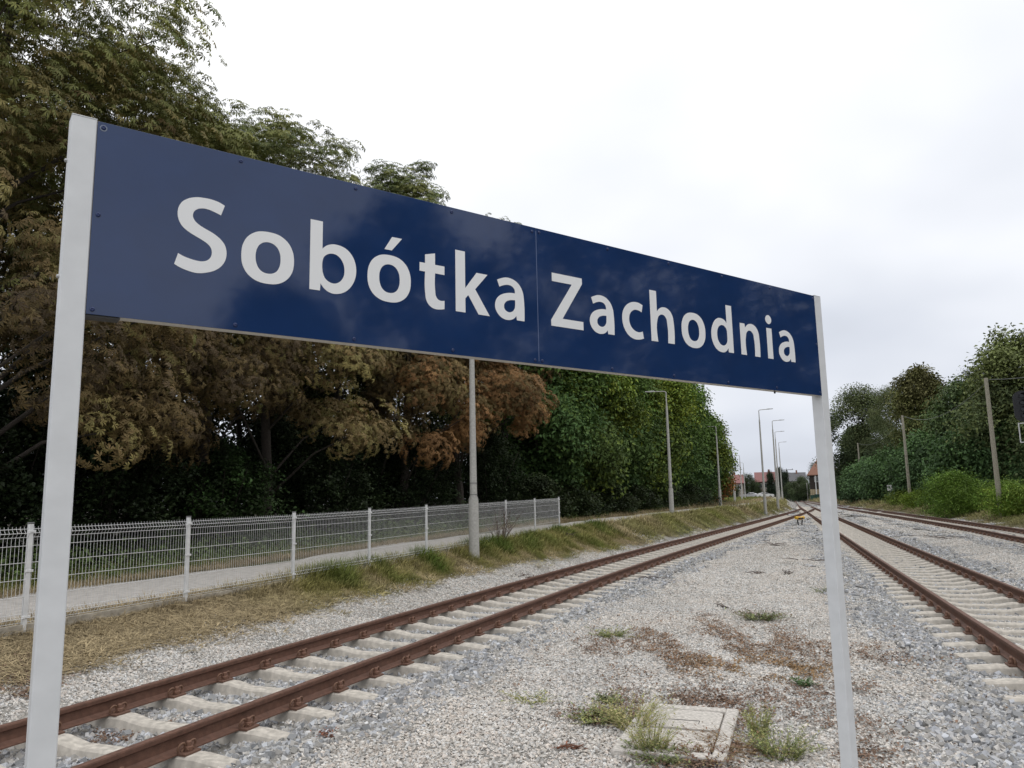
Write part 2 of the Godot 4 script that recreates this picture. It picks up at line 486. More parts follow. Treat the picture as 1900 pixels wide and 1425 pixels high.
func make_sign() -> void:
	var yaw := 0.6386044
	var base_y := -0.05
	var t := thing("station_sign", "dark blue station name board with white lettering between two pale grey posts", "station sign", V(-1.48209, base_y, 2.61), yaw)
	var top := 3.3117 - base_y
	for k in 2:
		var mb := MB.new()
		var x0: float = [-0.0825, SIGN_W + 0.0015][k]
		mb.box(Vector3(x0 + 0.0405, (top + 0.004 - 0.35) / 2.0 , -0.0405), Vector3(0.081, top + 0.004 + 0.35, 0.081), Basis(), 0.0035)
		var p := part("post", mb.done(M.post), t)
		var cap := MB.new()
		cap.box(Vector3(x0 + 0.0405, top + 0.0055, -0.0405), Vector3(0.0815, 0.004, 0.0815), Basis(), 0.0012)
		part("post_cap", cap.done(M.post), p)
		if k == 0:
			for yy: float in [-0.58, -0.15]:
				var sc := MB.new()
				sc.lathe([Vector2(0.0, 0.009), Vector2(0.006, 0.008), Vector2(0.009, 0.0)], 10, Vector3(x0, top + yy, -0.06), Basis(Vector3(0, 1, 0), Vector3(-1, 0, 0), Vector3(0, 0, 1)))
				part("bolt_head", sc.done(M.steel), p)
	var seams := [0.0, 2.0175, 2.0190, SIGN_W]
	for k in 2:
		var mb := MB.new()
		var a: float = seams[k * 2]; var b: float = seams[k * 2 + 1]
		mb.box(Vector3((a + b) / 2, top - SIGN_H / 2, -0.0015), Vector3(b - a, SIGN_H, 0.003), Basis(), 0.0006)
		part("name_panel", mb.done(M.blue), t)
	var seam := MB.new()
	seam.box(Vector3(2.01825, top - SIGN_H / 2, -0.0012), Vector3(0.0034, SIGN_H - 0.03, 0.004))
	part("seam_strip", seam.done(M.seam), t)
	var fr := MB.new()
	for yy: float in [top - 0.001 - 0.012, top - SIGN_H + 0.001 + 0.012]:
		fr.box(Vector3(SIGN_W / 2, yy, -0.031), Vector3(SIGN_W - 0.003, 0.024, 0.054), Basis(), 0.001)
	for xx: float in [0.02, 0.51, 1.01, 1.507, 2.0185, 2.525, 3.02, 3.513, 4.01, SIGN_W - 0.02]:
		fr.box(Vector3(xx, top - SIGN_H / 2, -0.031), Vector3(0.03, SIGN_H - 0.052, 0.052))
	part("frame", fr.done(M.alu), t)
	var bk := MB.new()
	bk.box(Vector3(SIGN_W / 2, top - SIGN_H / 2, -0.0605), Vector3(SIGN_W - 0.006, SIGN_H - 0.006, 0.002))
	part("back_sheet", bk.done(M.back), t)
	var br := MB.new()
	br.box(Vector3(0.055, top - SIGN_H - 0.0045, -0.034), Vector3(0.108, 0.007, 0.06))
	part("bracket", br.done(M.dark), t)
	var dr := MB.new()   # drain nipple under the frame
	dr.lathe([Vector2(0.0, -0.016), Vector2(0.006, -0.014), Vector2(0.006, 0.0)], 8, Vector3(4.03, top - SIGN_H + 0.001, -0.03))
	part("drain_plug", dr.done(M.dark), t)
	var head := MB.new()
	head.lathe([Vector2(0.0085, 0.0), Vector2(0.0078, 0.0028), Vector2(0.0045, 0.0045), Vector2(0.0035, 0.0030), Vector2(0.0, 0.0025)], 12, Vector3.ZERO, Basis(Vector3(1, 0, 0), Vector3(0, 0, 1), Vector3(0, -1, 0)))
	var hm := head.done(M.screw)
	for xx: float in [0.019, 0.512, 1.011, 1.507, 1.993, 2.039, 2.525, 3.02, 3.513, 4.013, 4.513]:
		for yy: float in [-0.0225, -0.697]:
			part("screw", hm, t, Vector3(xx, top + yy + rng.randf_range(-0.002, 0.002), 0.0))
	for xx: float in [0.019, 4.514]:
		part("screw", hm, t, Vector3(xx, top - 0.352, 0.0))
	var ws := MB.new()
	ws.lathe([Vector2(0.0125, 0.0), Vector2(0.0125, 0.0006), Vector2(0.0086, 0.0006)], 16, Vector3.ZERO, Basis(Vector3(1, 0, 0), Vector3(0, 0, 1), Vector3(0, -1, 0)))
	part("washer", ws.done(M.washer), t, Vector3(0.019, top - 0.0225, 0.0002))
	var at := [["S", 280], ["o", 526], ["b", 808], ["o", 1071], ["t", 1331], ["k", 1525], ["a", 1753], ["Z", 2105], ["a", 2375], ["c", 2617], ["h", 2845], ["o", 3107], ["d", 3377], ["n", 3663], ["i", 3940], ["a", 4067]]
	for k in at.size():
		var cs: Array = GLYPHS[at[k][0]]
		var mb := MB.new()
		if at[k][0] == "i":
			fill(mb, contour(cs[0]), PackedVector2Array(), 0.0012)
			fill(mb, contour(cs[1]), PackedVector2Array(), 0.0012)
		else:
			fill(mb, contour(cs[0]), contour(cs[1]) if cs.size() > 1 else PackedVector2Array(), 0.0012)
		if k == 3:
			fill(mb, contour(GLYPHS["acute"][0]) if false else shifted(contour(GLYPHS["acute"][0]), Vector2(0.071, 0)), PackedVector2Array(), 0.0012)
		part("letter", mb.done(M.letter), t, Vector3(float(at[k][1]) * 0.001, top - 0.507, 0.0))

func shifted(p: PackedVector2Array, by: Vector2) -> PackedVector2Array:
	var r := PackedVector2Array()
	for q in p: r.append(q + by)
	return r

# ---------- railway ----------
func frame_at(k: int, z: float) -> Array:   # [centre x, unit right (x, z)]
	var m := slope_of(k, z)
	var q := sqrt(1.0 + m * m)
	var x: float = xa(z) if k == 0 else (xb(z) if k == 1 else xc(z))
	return [x, Vector2(1.0 / q, -m / q)]

func sleeper_mesh() -> ArrayMesh:
	var mb := MB.new()
	var ts := [-1.3, -1.285, -1.0, -0.52, -0.28, 0.28, 0.52, 1.0, 1.285, 1.3]
	var tops := [-0.045, -0.028, 0.0, 0.0, -0.042, -0.042, 0.0, 0.0, -0.028, -0.045]
	var half := [0.082, 0.088, 0.09, 0.09, 0.078, 0.078, 0.09, 0.09, 0.088, 0.082]
	for i in ts.size() - 1:
		var a := []; var b := []
		for e in 2:
			var j := i + e
			var y: float = tops[j]; var h: float = half[j]
			var l := [Vector3(ts[j], -0.22, -h - 0.055), Vector3(ts[j], y - 0.018, -h - 0.006), Vector3(ts[j], y, -h + 0.014), Vector3(ts[j], y, h - 0.014), Vector3(ts[j], y - 0.018, h + 0.006), Vector3(ts[j], -0.22, h + 0.055)]
			if e == 0: a = l
			else: b = l
		for q in 5:
			var out: Vector3 = [Vector3(0, 0.2, -1), Vector3(0, 1, -1), Vector3.UP, Vector3(0, 1, 1), Vector3(0, 0.2, 1)][q]
			mb.quad_o(a[q], a[q + 1], b[q + 1], b[q], out)
		if i == 0:
			for q in range(1, 5): mb.tri_o(a[0], a[q], a[q + 1], Vector3.LEFT)
		if i == ts.size() - 2:
			for q in range(1, 5): mb.tri_o(b[0], b[q], b[q + 1], Vector3.RIGHT)
	return mb.done(M.sleeper)

func ring(mb: MB, c: Vector3, r: float, tr: float, from: float, to: float, ax: Vector3, bx: Vector3, seg := 9, side := 5) -> void:
	var pts := []; var rad := []
	for i in seg + 1:
		var an := lerpf(from, to, float(i) / seg)
		pts.append(c + ax * cos(an) * r + bx * sin(an) * r)
		rad.append(tr)
	mb.tube(pts, rad, side)

func fastener_mesh(s: float) -> ArrayMesh:   # s: the side of the rail foot on which it sits; x across the rail, z along it
	var mb := MB.new()
	mb.col = Color(0.8, 0.78, 0.75)
	mb.box(Vector3(s * 0.105, 0.008, 0), Vector3(0.10, 0.022, 0.17), Basis(), 0.004)
	mb.col = Color(1.15, 1.0, 0.9)
	for e: float in [-1.0, 1.0]:   # the two loops of the tension clamp
		ring(mb, Vector3(s * 0.085, 0.052, e * 0.056), 0.036, 0.0095, -0.7, PI + 1.3, Vector3(0, 0, 1), Vector3(s * 0.25, 0.97, 0))
		mb.tube([Vector3(s * 0.135, 0.034, e * 0.03), Vector3(s * 0.10, 0.040, e * 0.024), Vector3(s * 0.066, 0.036, e * 0.022)], [0.0075, 0.0075, 0.007], 5)
	mb.col = Color(0.95, 0.9, 0.85)
	mb.lathe([Vector2(0.034, 0.018), Vector2(0.034, 0.05), Vector2(0.029, 0.055), Vector2(0.022, 0.057)], 8, Vector3(s * 0.105, 0, 0))
	mb.lathe([Vector2(0.022, 0.055), Vector2(0.022, 0.086), Vector2(0.017, 0.092), Vector2(0.0, 0.093)], 6, Vector3(s * 0.105, 0, 0))
	return mb.done(M.clip)

func rail_mesh(k: int, s: float, z0: float, z1: float, y0: float, drop := 0.0) -> ArrayMesh:
	var mb := MB.new()
	var hp := [Vector2(0.075, 0.0), Vector2(0.075, 0.011), Vector2(0.030, 0.024), Vector2(0.0105, 0.04), Vector2(0.0085, 0.075), Vector2(0.0105, 0.115), Vector2(0.034, 0.129), Vector2(0.036, 0.158), Vector2(0.031, 0.168), Vector2(0.016, 0.172 - drop)]
	var pr := []
	for p in hp: pr.append(p)
	for i in range(hp.size() - 1, -1, -1): pr.append(Vector2(-hp[i].x, hp[i].y))
	var z := z0
	var prev := []
	while true:
		var f := frame_at(k, z)
		var cur := []
		for p in pr:
			var w: float = s * 0.7535 + p.x
			cur.append(V(f[0] + f[1].x * w, y0 + p.y, z + f[1].y * w))
		if prev.size():
			for i in pr.size() - 1:
				var d: Vector2 = pr[i + 1] - pr[i]
				var out := V(d.y * f[1].x, -d.x, d.y * f[1].y)
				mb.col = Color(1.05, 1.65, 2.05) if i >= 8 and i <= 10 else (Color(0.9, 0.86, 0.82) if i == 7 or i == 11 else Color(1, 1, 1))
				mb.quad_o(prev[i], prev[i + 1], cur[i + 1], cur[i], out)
		prev = cur
		if z >= z1: break
		z = minf(z + (0.8 if z < 60.0 else 2.0), z1)
	return mb.done(M.rail)

func make_track(k: int, label: String, z0: float, z1: float, s0: float, s1: float, y0: float, sm: Mesh, fm: Array, detailed: int) -> void:
	var f := frame_at(k, s0)
	var t := thing("railway_track", label, "railway track")
	for s: float in [-1.0, 1.0]:
		var r := part("rail", rail_mesh(k, s, z0, z1, y0, 0.0 if k == 1 else 0.0025), t)
	var z := s0
	var count := 0
	var rest := []
	while z < s1:
		f = frame_at(k, z)
		var r3 := V(f[1].x, 0, f[1].y)
		var bs := Basis(r3, Vector3.UP, r3.cross(Vector3.UP)) * Basis(Vector3.UP, rng.randf_range(-0.012, 0.012))
		var at := V(f[0], y0 - rng.randf() * 0.006, z)
		var sl := part("sleeper", sm, t, at, bs)
		for s: float in [-1.0, 1.0]:
			for e in 2:
				var off := Vector3(s * 0.7535, 0, 0)
				if count < detailed:
					part("rail_fastener", fm[e], sl, off)
				else:
					rest.append(Transform3D(bs, at + bs * off + Vector3(0, 0, 0)))
		count += 1
		var m := slope_of(k, z)
		z += 0.69 / sqrt(1.0 + m * m)
	if rest.size():
		var xf := []
		for i in range(0, rest.size(), 2): xf.append(rest[i])
		var both := MB.new()
		for e in 2:
			var arr: Array = (fm[e] as ArrayMesh).surface_get_arrays(0)
			both.v.append_array(arr[Mesh.ARRAY_VERTEX]); both.n.append_array(arr[Mesh.ARRAY_NORMAL]); both.c.append_array(arr[Mesh.ARRAY_COLOR])
		var o := copies("rail_fasteners", both.done(M.clip), xf, [], t)
		o.set_meta("kind", "stuff")

func make_railway() -> void:
	var sm := sleeper_mesh()
	var fm := [fastener_mesh(-1.0), fastener_mesh(1.0)]
	make_track(0, "rusty single track crossing the picture left of the gravel strip, passing behind the name board", 0.5, 93.5, 4.15, 70.0, 0.0, sm, fm, 70)
	make_track(1, "rusty track right of the bare right sign post, running through the far turnout", -1.0, 262.0, 1.4, 115.0, 0.0, sm, fm, 72)
	make_track(2, "farthest rusty track at the foot of the bushy right bank", 20.0, 168.0, 22.0, 88.0, 0.13, sm, fm, 30)
	# the movable blades of the turnout, lying inside the far track
	var t := thing("switch_blades", "pair of dark switch blades inside the far turnout beyond the yellow marker", "railway switch", V(xb(96.0), 0, 96.0))
	for s: float in [-1.0, 1.0]:
		var mb := MB.new()
		for i in 9:
			var z := 92.0 + i * 1.1
			var f := frame_at(1, z); var f2 := frame_at(1, z + 1.1)
			var w := s * (0.68 - 0.09 * float(8 - i) / 8.0 * (1.0 if s > 0 else 0.3)); var w2 := s * (0.68 - 0.09 * float(7 - i) / 8.0 * (1.0 if s > 0 else 0.3))
			var a := V(f[0] + f[1].x * w, 0.075, z + f[1].y * w) - t.position; var b := V(f2[0] + f2[1].x * w2, 0.075, z + 1.1 + f2[1].y * w2) - t.position
			var dir := (b - a).normalized()
			mb.box((a + b) / 2, Vector3(0.05, 0.15, a.distance_to(b)), Basis(dir.cross(Vector3.UP).normalized(), Vector3.UP, -dir), 0.006)
		part("switch_blade", mb.done(M.rail), t)

# ---------- fence ----------
func fence_x(z: float) -> float: return -9.7 + 0.40 * z
const FENCE_STEP := 2.349
func make_fence() -> void:
	var t := thing("mesh_fence", "white welded mesh fence panels on white posts along the path", "fence")
	var dirv := V(0.40, 0, 1.0).normalized()
	var side := dirv.cross(Vector3.UP).normalized()   # towards the tracks
	var bs := Basis(dirv, Vector3.UP, side)
	var post := MB.new()
	post.box(Vector3(0, 0.47, 0), Vector3(0.06, 1.58, 0.04), Basis(), 0.004)
	var pm := post.done(M.white)
	var cap := MB.new()
	cap.box(Vector3(0, 1.27, 0), Vector3(0.066, 0.02, 0.046), Basis(), 0.004)
	var cm := cap.done(M.cap)
	var clamp_b := MB.new()
	clamp_b.box(Vector3(0, 0, 0.024), Vector3(0.11, 0.03, 0.012), Basis(), 0.003)
	var clm := clamp_b.done(M.white)
	var prof := [Vector2(0.10, 0.0), Vector2(0.15, 0.03), Vector2(0.20, 0.0), Vector2(1.10, 0.0), Vector2(1.15, 0.03), Vector2(1.20, 0.0), Vector2(1.23, 0.0)]
	var pan := MB.new()
	var length := 2.5
	for i in 50:
		var x := 0.035 + i * 0.05
		for j in prof.size() - 1:
			var a := Vector3(x, prof[j].x, prof[j].y); var b := Vector3(x, prof[j + 1].x, prof[j + 1].y)
			pan.tube([a, b], [0.0029, 0.0029], 4, false)
	for yy: Array in [[0.10, 0.0], [0.15, 0.03], [0.20, 0.0], [0.40, 0.0], [0.60, 0.0], [0.80, 0.0], [1.0, 0.0], [1.10, 0.0], [1.15, 0.03], [1.20, 0.0]]:
		pan.tube([Vector3(0.0, yy[0], yy[1] + 0.004), Vector3(length, yy[0], yy[1] + 0.004)], [0.0037, 0.0037], 4, false)
	var panm := pan.done(M.white)
	var pl := MB.new()
	pl.box(Vector3(length / 2, -0.05, -0.004), Vector3(length, 0.26, 0.05), Basis(), 0.006)
	var plm := pl.done(M.plinth)
	for i in range(-1, 9):
		var z := 9.5 + i * FENCE_STEP
		var x := fence_x(z)
		var y := table(TT, z) - 0.02
		var p := part("fence_post", pm, t, V(x, y, z), bs)
		part("post_cap", cm, p)
		for h: float in [0.16, 0.70, 1.17]: part("clamp", clm, p, Vector3(0, h, 0))
		if i < 8:
			var z2 := z + FENCE_STEP; var y2 := table(TT, z2) - 0.02
			var d := V(fence_x(z2), y2, z2) - V(x, y, z)
			var sh := Basis(d / d.length(), Vector3.UP, side)
			part("mesh_panel", panm, t, V(x, y, z) + dirv * 0.012 + side * 0.004, sh)
			part("plinth_board", plm, t, V(x, y, z) + dirv * 0.012, sh)

# ---------- lamps ----------
func lamp_thing(label: String, at: Vector3, h: float, group: String) -> Node3D:
	var t := thing("street_lamp", label, "street lamp", at, 0.0, group)
	var mb := MB.new()
	mb.tube([Vector3(0, -0.4, 0), Vector3(0, 1.50, 0), Vector3(0, 1.58, 0)], [0.142, 0.128, 0.105], 18)
	part("base_sleeve", mb.done(M.lamp), t)
	mb = MB.new()
	mb.tube([Vector3(0, 1.4, 0), Vector3(0, h - 0.9, 0)], [0.097, 0.062], 16)
	part("pole", mb.done(M.lamp), t)
	for hh: float in [1.62, 1.92]:
		mb = MB.new()
		mb.tube([Vector3(0, hh, 0), Vector3(0, hh + 0.018, 0)], [0.101, 0.101], 16)
		part("strap", mb.done(M.strap), t)
	mb = MB.new()
	mb.tube([Vector3(0, h - 1.05, 0), Vector3(0, h - 0.2, 0), Vector3(0, h - 0.07, 0), Vector3(0.07, h - 0.01, 0), Vector3(0.2, h, 0), Vector3(0.75, h + 0.03, 0)], [0.045, 0.036, 0.033, 0.031, 0.03, 0.028], 10)
	part("arm", mb.done(M.lamp), t)
	mb = MB.new()
	var b := Basis(Vector3(0, 0, 1), 0.055)
	mb.box(Vector3(0.93, h + 0.035, 0), Vector3(0.56, 0.05, 0.20), b, 0.02)
	mb.box(Vector3(0.80, h + 0.06, 0), Vector3(0.26, 0.05, 0.12), b, 0.015)
	var hd := part("lamp_head", mb.done(M.lamphead), t)
	mb = MB.new()
	mb.box(Vector3(0.97, h + 0.008, 0), Vector3(0.36, 0.008, 0.15), b)
	part("lens", mb.done(M.lens), hd)
	return t

func lamp_copy(o: Node3D, label: String, at: Vector3, turn: float, group: String) -> void:
	var c := o.duplicate() as Node3D
	c.name = numbered("street_lamp")
	add_child(c)
	c.position = at; c.rotation.y = turn
	c.set_meta("label", label); c.set_meta("group", group)

func make_lamps() -> void:
	var ga := "lamps along the path left of the tracks"
	var gb := "tall lamps beside the far end of the track"
	var dir := PI - 0.42
	var o := lamp_thing("thick grey lamp post before the fence, its head hidden by the name board", V(-1.077, ground(-1.077, 20.5), 20.5), 7.1, ga)
	o.rotation.y = dir
	var l := [[8.82, 43.7, "lamp post before the green trees, nearest with its head in view"], [18.0, 68.0, "second path lamp beyond the fence, against the end of the tree row"], [26.85, 94.6, "third path lamp beyond the fence, clear of the tree row"], [35.5, 121.1, "fourth path lamp beyond the fence, left of the parked cars"], [44.6, 150.0, "fifth path lamp beyond the fence, close beside the parked cars"]]
	for a in l:
		lamp_copy(o, a[2], V(a[0], ground(a[0], a[1]) - 0.05, a[1]), dir, ga)
	var o2 := lamp_thing("tallest lamp with its arm over the tracks, nearest of the tall row", V(21.9, ground(21.9, 68.0), 68.0), 9.15, gb)
	o2.rotation.y = -0.3
	for a in [[26.98, 79.7, "second tall lamp over the tracks, just right of the tallest"], [34.45, 101.0, "third tall lamp over the tracks, behind the second"], [41.75, 121.0, "last and lowest of the tall lamps over the tracks"]]:
		lamp_copy(o2, a[2], V(a[0], ground(a[0], a[1]), a[1]), -0.3, gb)

# ---------- ground ----------
func make_ground() -> void:
	var zs := []
	var z := -70.0
	while z < 700.0:
		zs.append(z)
		if z < -8.0: z += 8.0
		elif z < 50.0: z += 0.4
		elif z < 110.0: z += 1.0
		elif z < 280.0: z += 5.0
		else: z += 60.0
	var ls := []
	var l := -160.0
	while l < 330.0:
		ls.append(l)
		if l < -24.0: l += 12.0
		elif l < -11.0: l += 1.0
		elif l < 30.0: l += 0.3
		elif l < 60.0: l += 2.0
		else: l += 20.0
	var mb := MB.new()
	var w := ls.size()
	var P := PackedVector3Array(); var C := PackedColorArray()
	for zz: float in zs:
		var x0 := xa(zz)
		for ll: float in ls:
			var x := x0 + ll * 1.06
			var y := ground(x, zz)
			var da := perp(0, x, zz); var dc := perp(2, x, zz)
			P.append(V(x, y, zz))
			var c := Color(0.40, 0.385, 0.36)
			var e := edge_noise(x, zz) * 0.35
			if (da < -grass_edge(zz) + e and zz < 230.0) or (dc > 1.9 + e and zz < 230.0) or zz >= 230.0:
				c = Color(0.20, 0.155, 0.08).lerp(Color(0.11, 0.12, 0.04), clampf(0.5 + 1.2 * fn.get_noise_2d(x * 2.5, zz * 2.5), 0, 1))
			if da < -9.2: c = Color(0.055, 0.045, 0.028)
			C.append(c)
	for i in zs.size() - 1:
		for j in w - 1:
			for q: Array in [[i * w + j, i * w + j + 1, (i + 1) * w + j + 1], [i * w + j, (i + 1) * w + j + 1, (i + 1) * w + j]]:
				var a := P[q[0]]; var b := P[q[1]]; var d := P[q[2]]
				var nn := (d - a).cross(b - a)
				if nn.y < 0:
					mb.v.append(a); mb.v.append(d); mb.v.append(b); mb.c.append(C[q[0]]); mb.c.append(C[q[2]]); mb.c.append(C[q[1]]); nn = -nn
				else:
					mb.v.append(a); mb.v.append(b); mb.v.append(d); mb.c.append(C[q[0]]); mb.c.append(C[q[1]]); mb.c.append(C[q[2]])
				nn = nn.normalized()
				for k in 3: mb.n.append(nn)
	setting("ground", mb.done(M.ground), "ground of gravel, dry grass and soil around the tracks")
	# footpath behind the fence
	mb = MB.new()
	z = -12.0
	var prev := []
	while z < 118.0:
		var cur := []
		for k in 7:
			var d := lerpf(3.62, 6.35 + 0.25 * sin(z * 0.7) + 0.2 * sin(z * 1.9), k / 6.0)
			var p := beside(d, z)
			cur.append(on(p.x, p.y, 0.018 + 0.012 * sin(k / 6.0 * PI)))
		if prev.size():
			for k in 6:
				mb.quad_o(prev[k], prev[k + 1], cur[k + 1], cur[k], Vector3.UP)
		prev = cur
		z += 0.8
	setting("path", mb.done(M.path), "grey asphalt footpath between the fence and the trees")

func stone_patch(n: int, r: float, lo: float, hi: float, flat: float, dark: float, light: float, tint: Array, m: Material, faces: int) -> ArrayMesh:
	var mb := MB.new()
	for i in n:
		var a := rng.randf() * TAU
		var q := r * sqrt(rng.randf())
		var s := lerpf(lo, hi, pow(rng.randf(), 1.6)) * 0.5
		var at := Vector3(cos(a) * q, s * rng.randf_range(-0.2, 0.9), sin(a) * q)
		var b := Basis.from_euler(Vector3(rng.randf_range(-0.7, 0.7), rng.randf() * TAU, rng.randf_range(-0.7, 0.7)))
		var ax := Vector3(rng.randf_range(0.75, 1.3), rng.randf_range(0.5, 0.95) * flat, rng.randf_range(0.6, 1.0)) * s
		var g := lerpf(dark, light, rng.randf())
		if rng.randf() < 0.03: g = light * 1.2
		var tc: Color = tint[rng.randi() % tint.size()]
		mb.col = Color(g * tc.r, g * tc.g, g * tc.b)
		var p := []
		if faces == 8:
			for d: Vector3 in [Vector3(1, 0, 0), Vector3(-1, 0, 0), Vector3(0, 1, 0), Vector3(0, -1, 0), Vector3(0, 0, 1), Vector3(0, 0, -1)]:
				var jit := Vector3(rng.randf_range(-0.45, 0.45), rng.randf_range(-0.35, 0.35), rng.randf_range(-0.45, 0.45))
				p.append(at + b * ((d + jit) * ax))
			for f: Array in [[2, 0, 4], [2, 4, 1], [2, 1, 5], [2, 5, 0], [3, 4, 0], [3, 1, 4], [3, 5, 1], [3, 0, 5]]:
				mb.tri_o(p[f[0]], p[f[1]], p[f[2]], (p[f[0]] + p[f[1]] + p[f[2]]) / 3.0 - at)
		else:
			for sx: float in [-1.0, 1.0]:
				for sy: float in [-1.0, 1.0]:
					for sz: float in [-1.0, 1.0]:
						var d := Vector3(sx, sy, sz) * rng.randf_range(0.55, 0.95) + Vector3(rng.randf_range(-0.25, 0.25), rng.randf_range(-0.25, 0.25), rng.randf_range(-0.25, 0.25))
						p.append(at + b * (d * ax))
			for f: Array in [[0, 1, 3, 2], [4, 5, 7, 6], [0, 1, 5, 4], [2, 3, 7, 6], [0, 2, 6, 4], [1, 3, 7, 5]]:
				var c: Vector3 = (p[f[0]] + p[f[1]] + p[f[2]] + p[f[3]]) / 4.0 - at
				mb.tri_o(p[f[0]], p[f[1]], p[f[2]], c); mb.tri_o(p[f[0]], p[f[2]], p[f[3]], c)
	return mb.done(m)

func in_view(x: float, z: float, margin := 1.5) -> bool:
	return z > 2.6 and absf(x) < 0.70 * z + margin

func make_gravel() -> void:
	var pale := stone_patch(720, 0.45, 0.015, 0.044, 0.9, 0.50, 0.84, [Color(1, 0.95, 0.885), Color(1, 0.965, 0.92), Color(1.02, 0.93, 0.85), Color(0.97, 0.97, 0.96)], M.stone, 8)
	var grey := stone_patch(330, 0.45, 0.028, 0.068, 1.0, 0.28, 0.66, [Color(0.96, 0.98, 1.02), Color(0.98, 0.985, 1.0), Color(1.02, 0.985, 0.94), Color(0.90, 0.935, 1.0), Color(1.1, 1.07, 1.02)], M.stone, 12)
	var px := []; var pc := []; var gx := []; var gc := []
	for band: Array in [[3.0, 16.0, 0.42, 1.0], [16.0, 32.0, 0.55, 1.3], [32.0, 62.0, 1.0, 2.2], [62.0, 130.0, 2.2, 4.4]]:
		var z: float = band[0]
		while z < band[1]:
			var x0 := xa(z) - 3.0
			var x1 := minf(xc(z) + 2.6, 0.72 * z + 2.0)
			var x := maxf(x0, -0.72 * z - 2.0)
			while x < x1:
				var jx: float = x + rng.randf_range(-0.5, 0.5) * band[2]; var jz: float = z + rng.randf_range(-0.5, 0.5) * band[2]
				x += band[2]
				if not in_view(jx, jz, 2.0): continue
				var da := perp(0, jx, jz); var db := perp(1, jx, jz); var dc := perp(2, jx, jz)
				var e := 0.3 * edge_noise(jx * 3.0, jz * 3.0)
				if da < -grass_edge(jz) - 0.1 + e and jz < 94.0: continue
				if jz >= 94.0 and db < -2.6 + e: continue
				if dc > 1.9 + e * 1.5: continue
				var ballast := (da > -1.25 + e * 0.5 and da < 1.85 + e) or (db > -2.1 + e and db < 2.0 + e) or absf(dc) < 1.6
				if absf(da) < 1.2 and jz > 14.0 and rng.randf() < 0.35: ballast = false
				if jz > 24.0 and absf(db) < 0.7 and rng.randf() < 0.7: ballast = false
				if ballast and rng.randf() < 0.10: ballast = false
				var sc: float = band[3] * rng.randf_range(0.9, 1.15)
				var bs := ground_basis(jx, jz, rng.randf() * TAU).scaled_local(Vector3(sc, minf(sc, 1.3), sc))
				var k := 1.0 + 0.10 * fn.get_noise_2d(jx * 5.0, jz * 5.0)
				var warm := 0.03 * fn.get_noise_2d(jx * 9.0 + 300.0, jz * 9.0)
				var t := Transform3D(bs, on(jx, jz, -0.018 if ballast else -0.004))
				if ballast:
					gx.append(t); gc.append(Color(k, k, k * (1.0 - warm)))
				else:
					px.append(t); pc.append(Color(k * (1.0 + warm), k, k * (1.0 - warm)))
			z += band[2]
	tag(copies("gravel", pale, px, pc, self), "pale crushed gravel spread between and beside the tracks", "gravel", "", "stuff")
	tag(copies("ballast_gravel", grey, gx, gc, self), "coarse blue-grey ballast stones around the sleepers of the tracks", "ballast", "", "stuff")
	# single larger stones lying about
	var one := stone_patch(1, 0.0001, 0.07, 0.075, 0.9, 0.45, 0.45, [Color(1, 0.98, 0.95)], M.stone, 12)
	var sx := []; var sc2 := []
	for i in 260:
		var z := 4.0 + 24.0 * pow(rng.randf(), 1.5)
		var d := rng.randf_range(-2.3, 9.0)
		var x := xa(z) + d * 1.08
		if not in_view(x, z) or perp(2, x, z) > 1.6: continue
		var bs := Basis.from_euler(Vector3(rng.randf() * TAU, rng.randf() * TAU, rng.randf() * TAU)).scaled(Vector3.ONE * rng.randf_range(0.4, 0.95))
		sx.append(Transform3D(bs, on(x, z, 0.012)))
		var g := rng.randf_range(0.7, 1.5)
		sc2.append(Color(g, g * 0.98, g * 0.95))
	tag(copies("loose_stones", one, sx, sc2, self), "larger loose stones scattered over the gravel and ballast", "stones", "", "stuff")

# ---------- grass ----------
func tuft_mesh(n: int, h: float, spread: float, lean: float, width: float) -> ArrayMesh:
	var mb := MB.new()
	for i in n:
		var a := rng.randf() * TAU
		var p := Vector3(cos(a), 0, sin(a)) * spread * sqrt(rng.randf())
		var d := Vector3(cos(a + rng.randf_range(-1, 1)), 0, sin(a + rng.randf_range(-1, 1))) * lean * rng.randf_range(0.3, 1.3)
		var hh := h * rng.randf_range(0.55, 1.2)
		var s := Vector3(-d.z, 0, d.x).normalized() * width * rng.randf_range(0.6, 1.2)
		var m := p + Vector3(0, hh * 0.6, 0) + d * 0.35
		var t := p + Vector3(0, hh * (1.0 - lean * 0.3), 0) + d
		var k := rng.randf_range(0.7, 1.25)
		mb.col = Color(k, k, k)
		var u := Vector3(0, 0.7, 0) + d.normalized() * 0.4
		mb.tri_o(p - s, p + s, m + s * 0.8, u); mb.tri_o(p - s, m + s * 0.8, m - s * 0.8, u)
		mb.tri_o(m - s * 0.8, m + s * 0.8, t, u)
	return mb.done(M.grass)

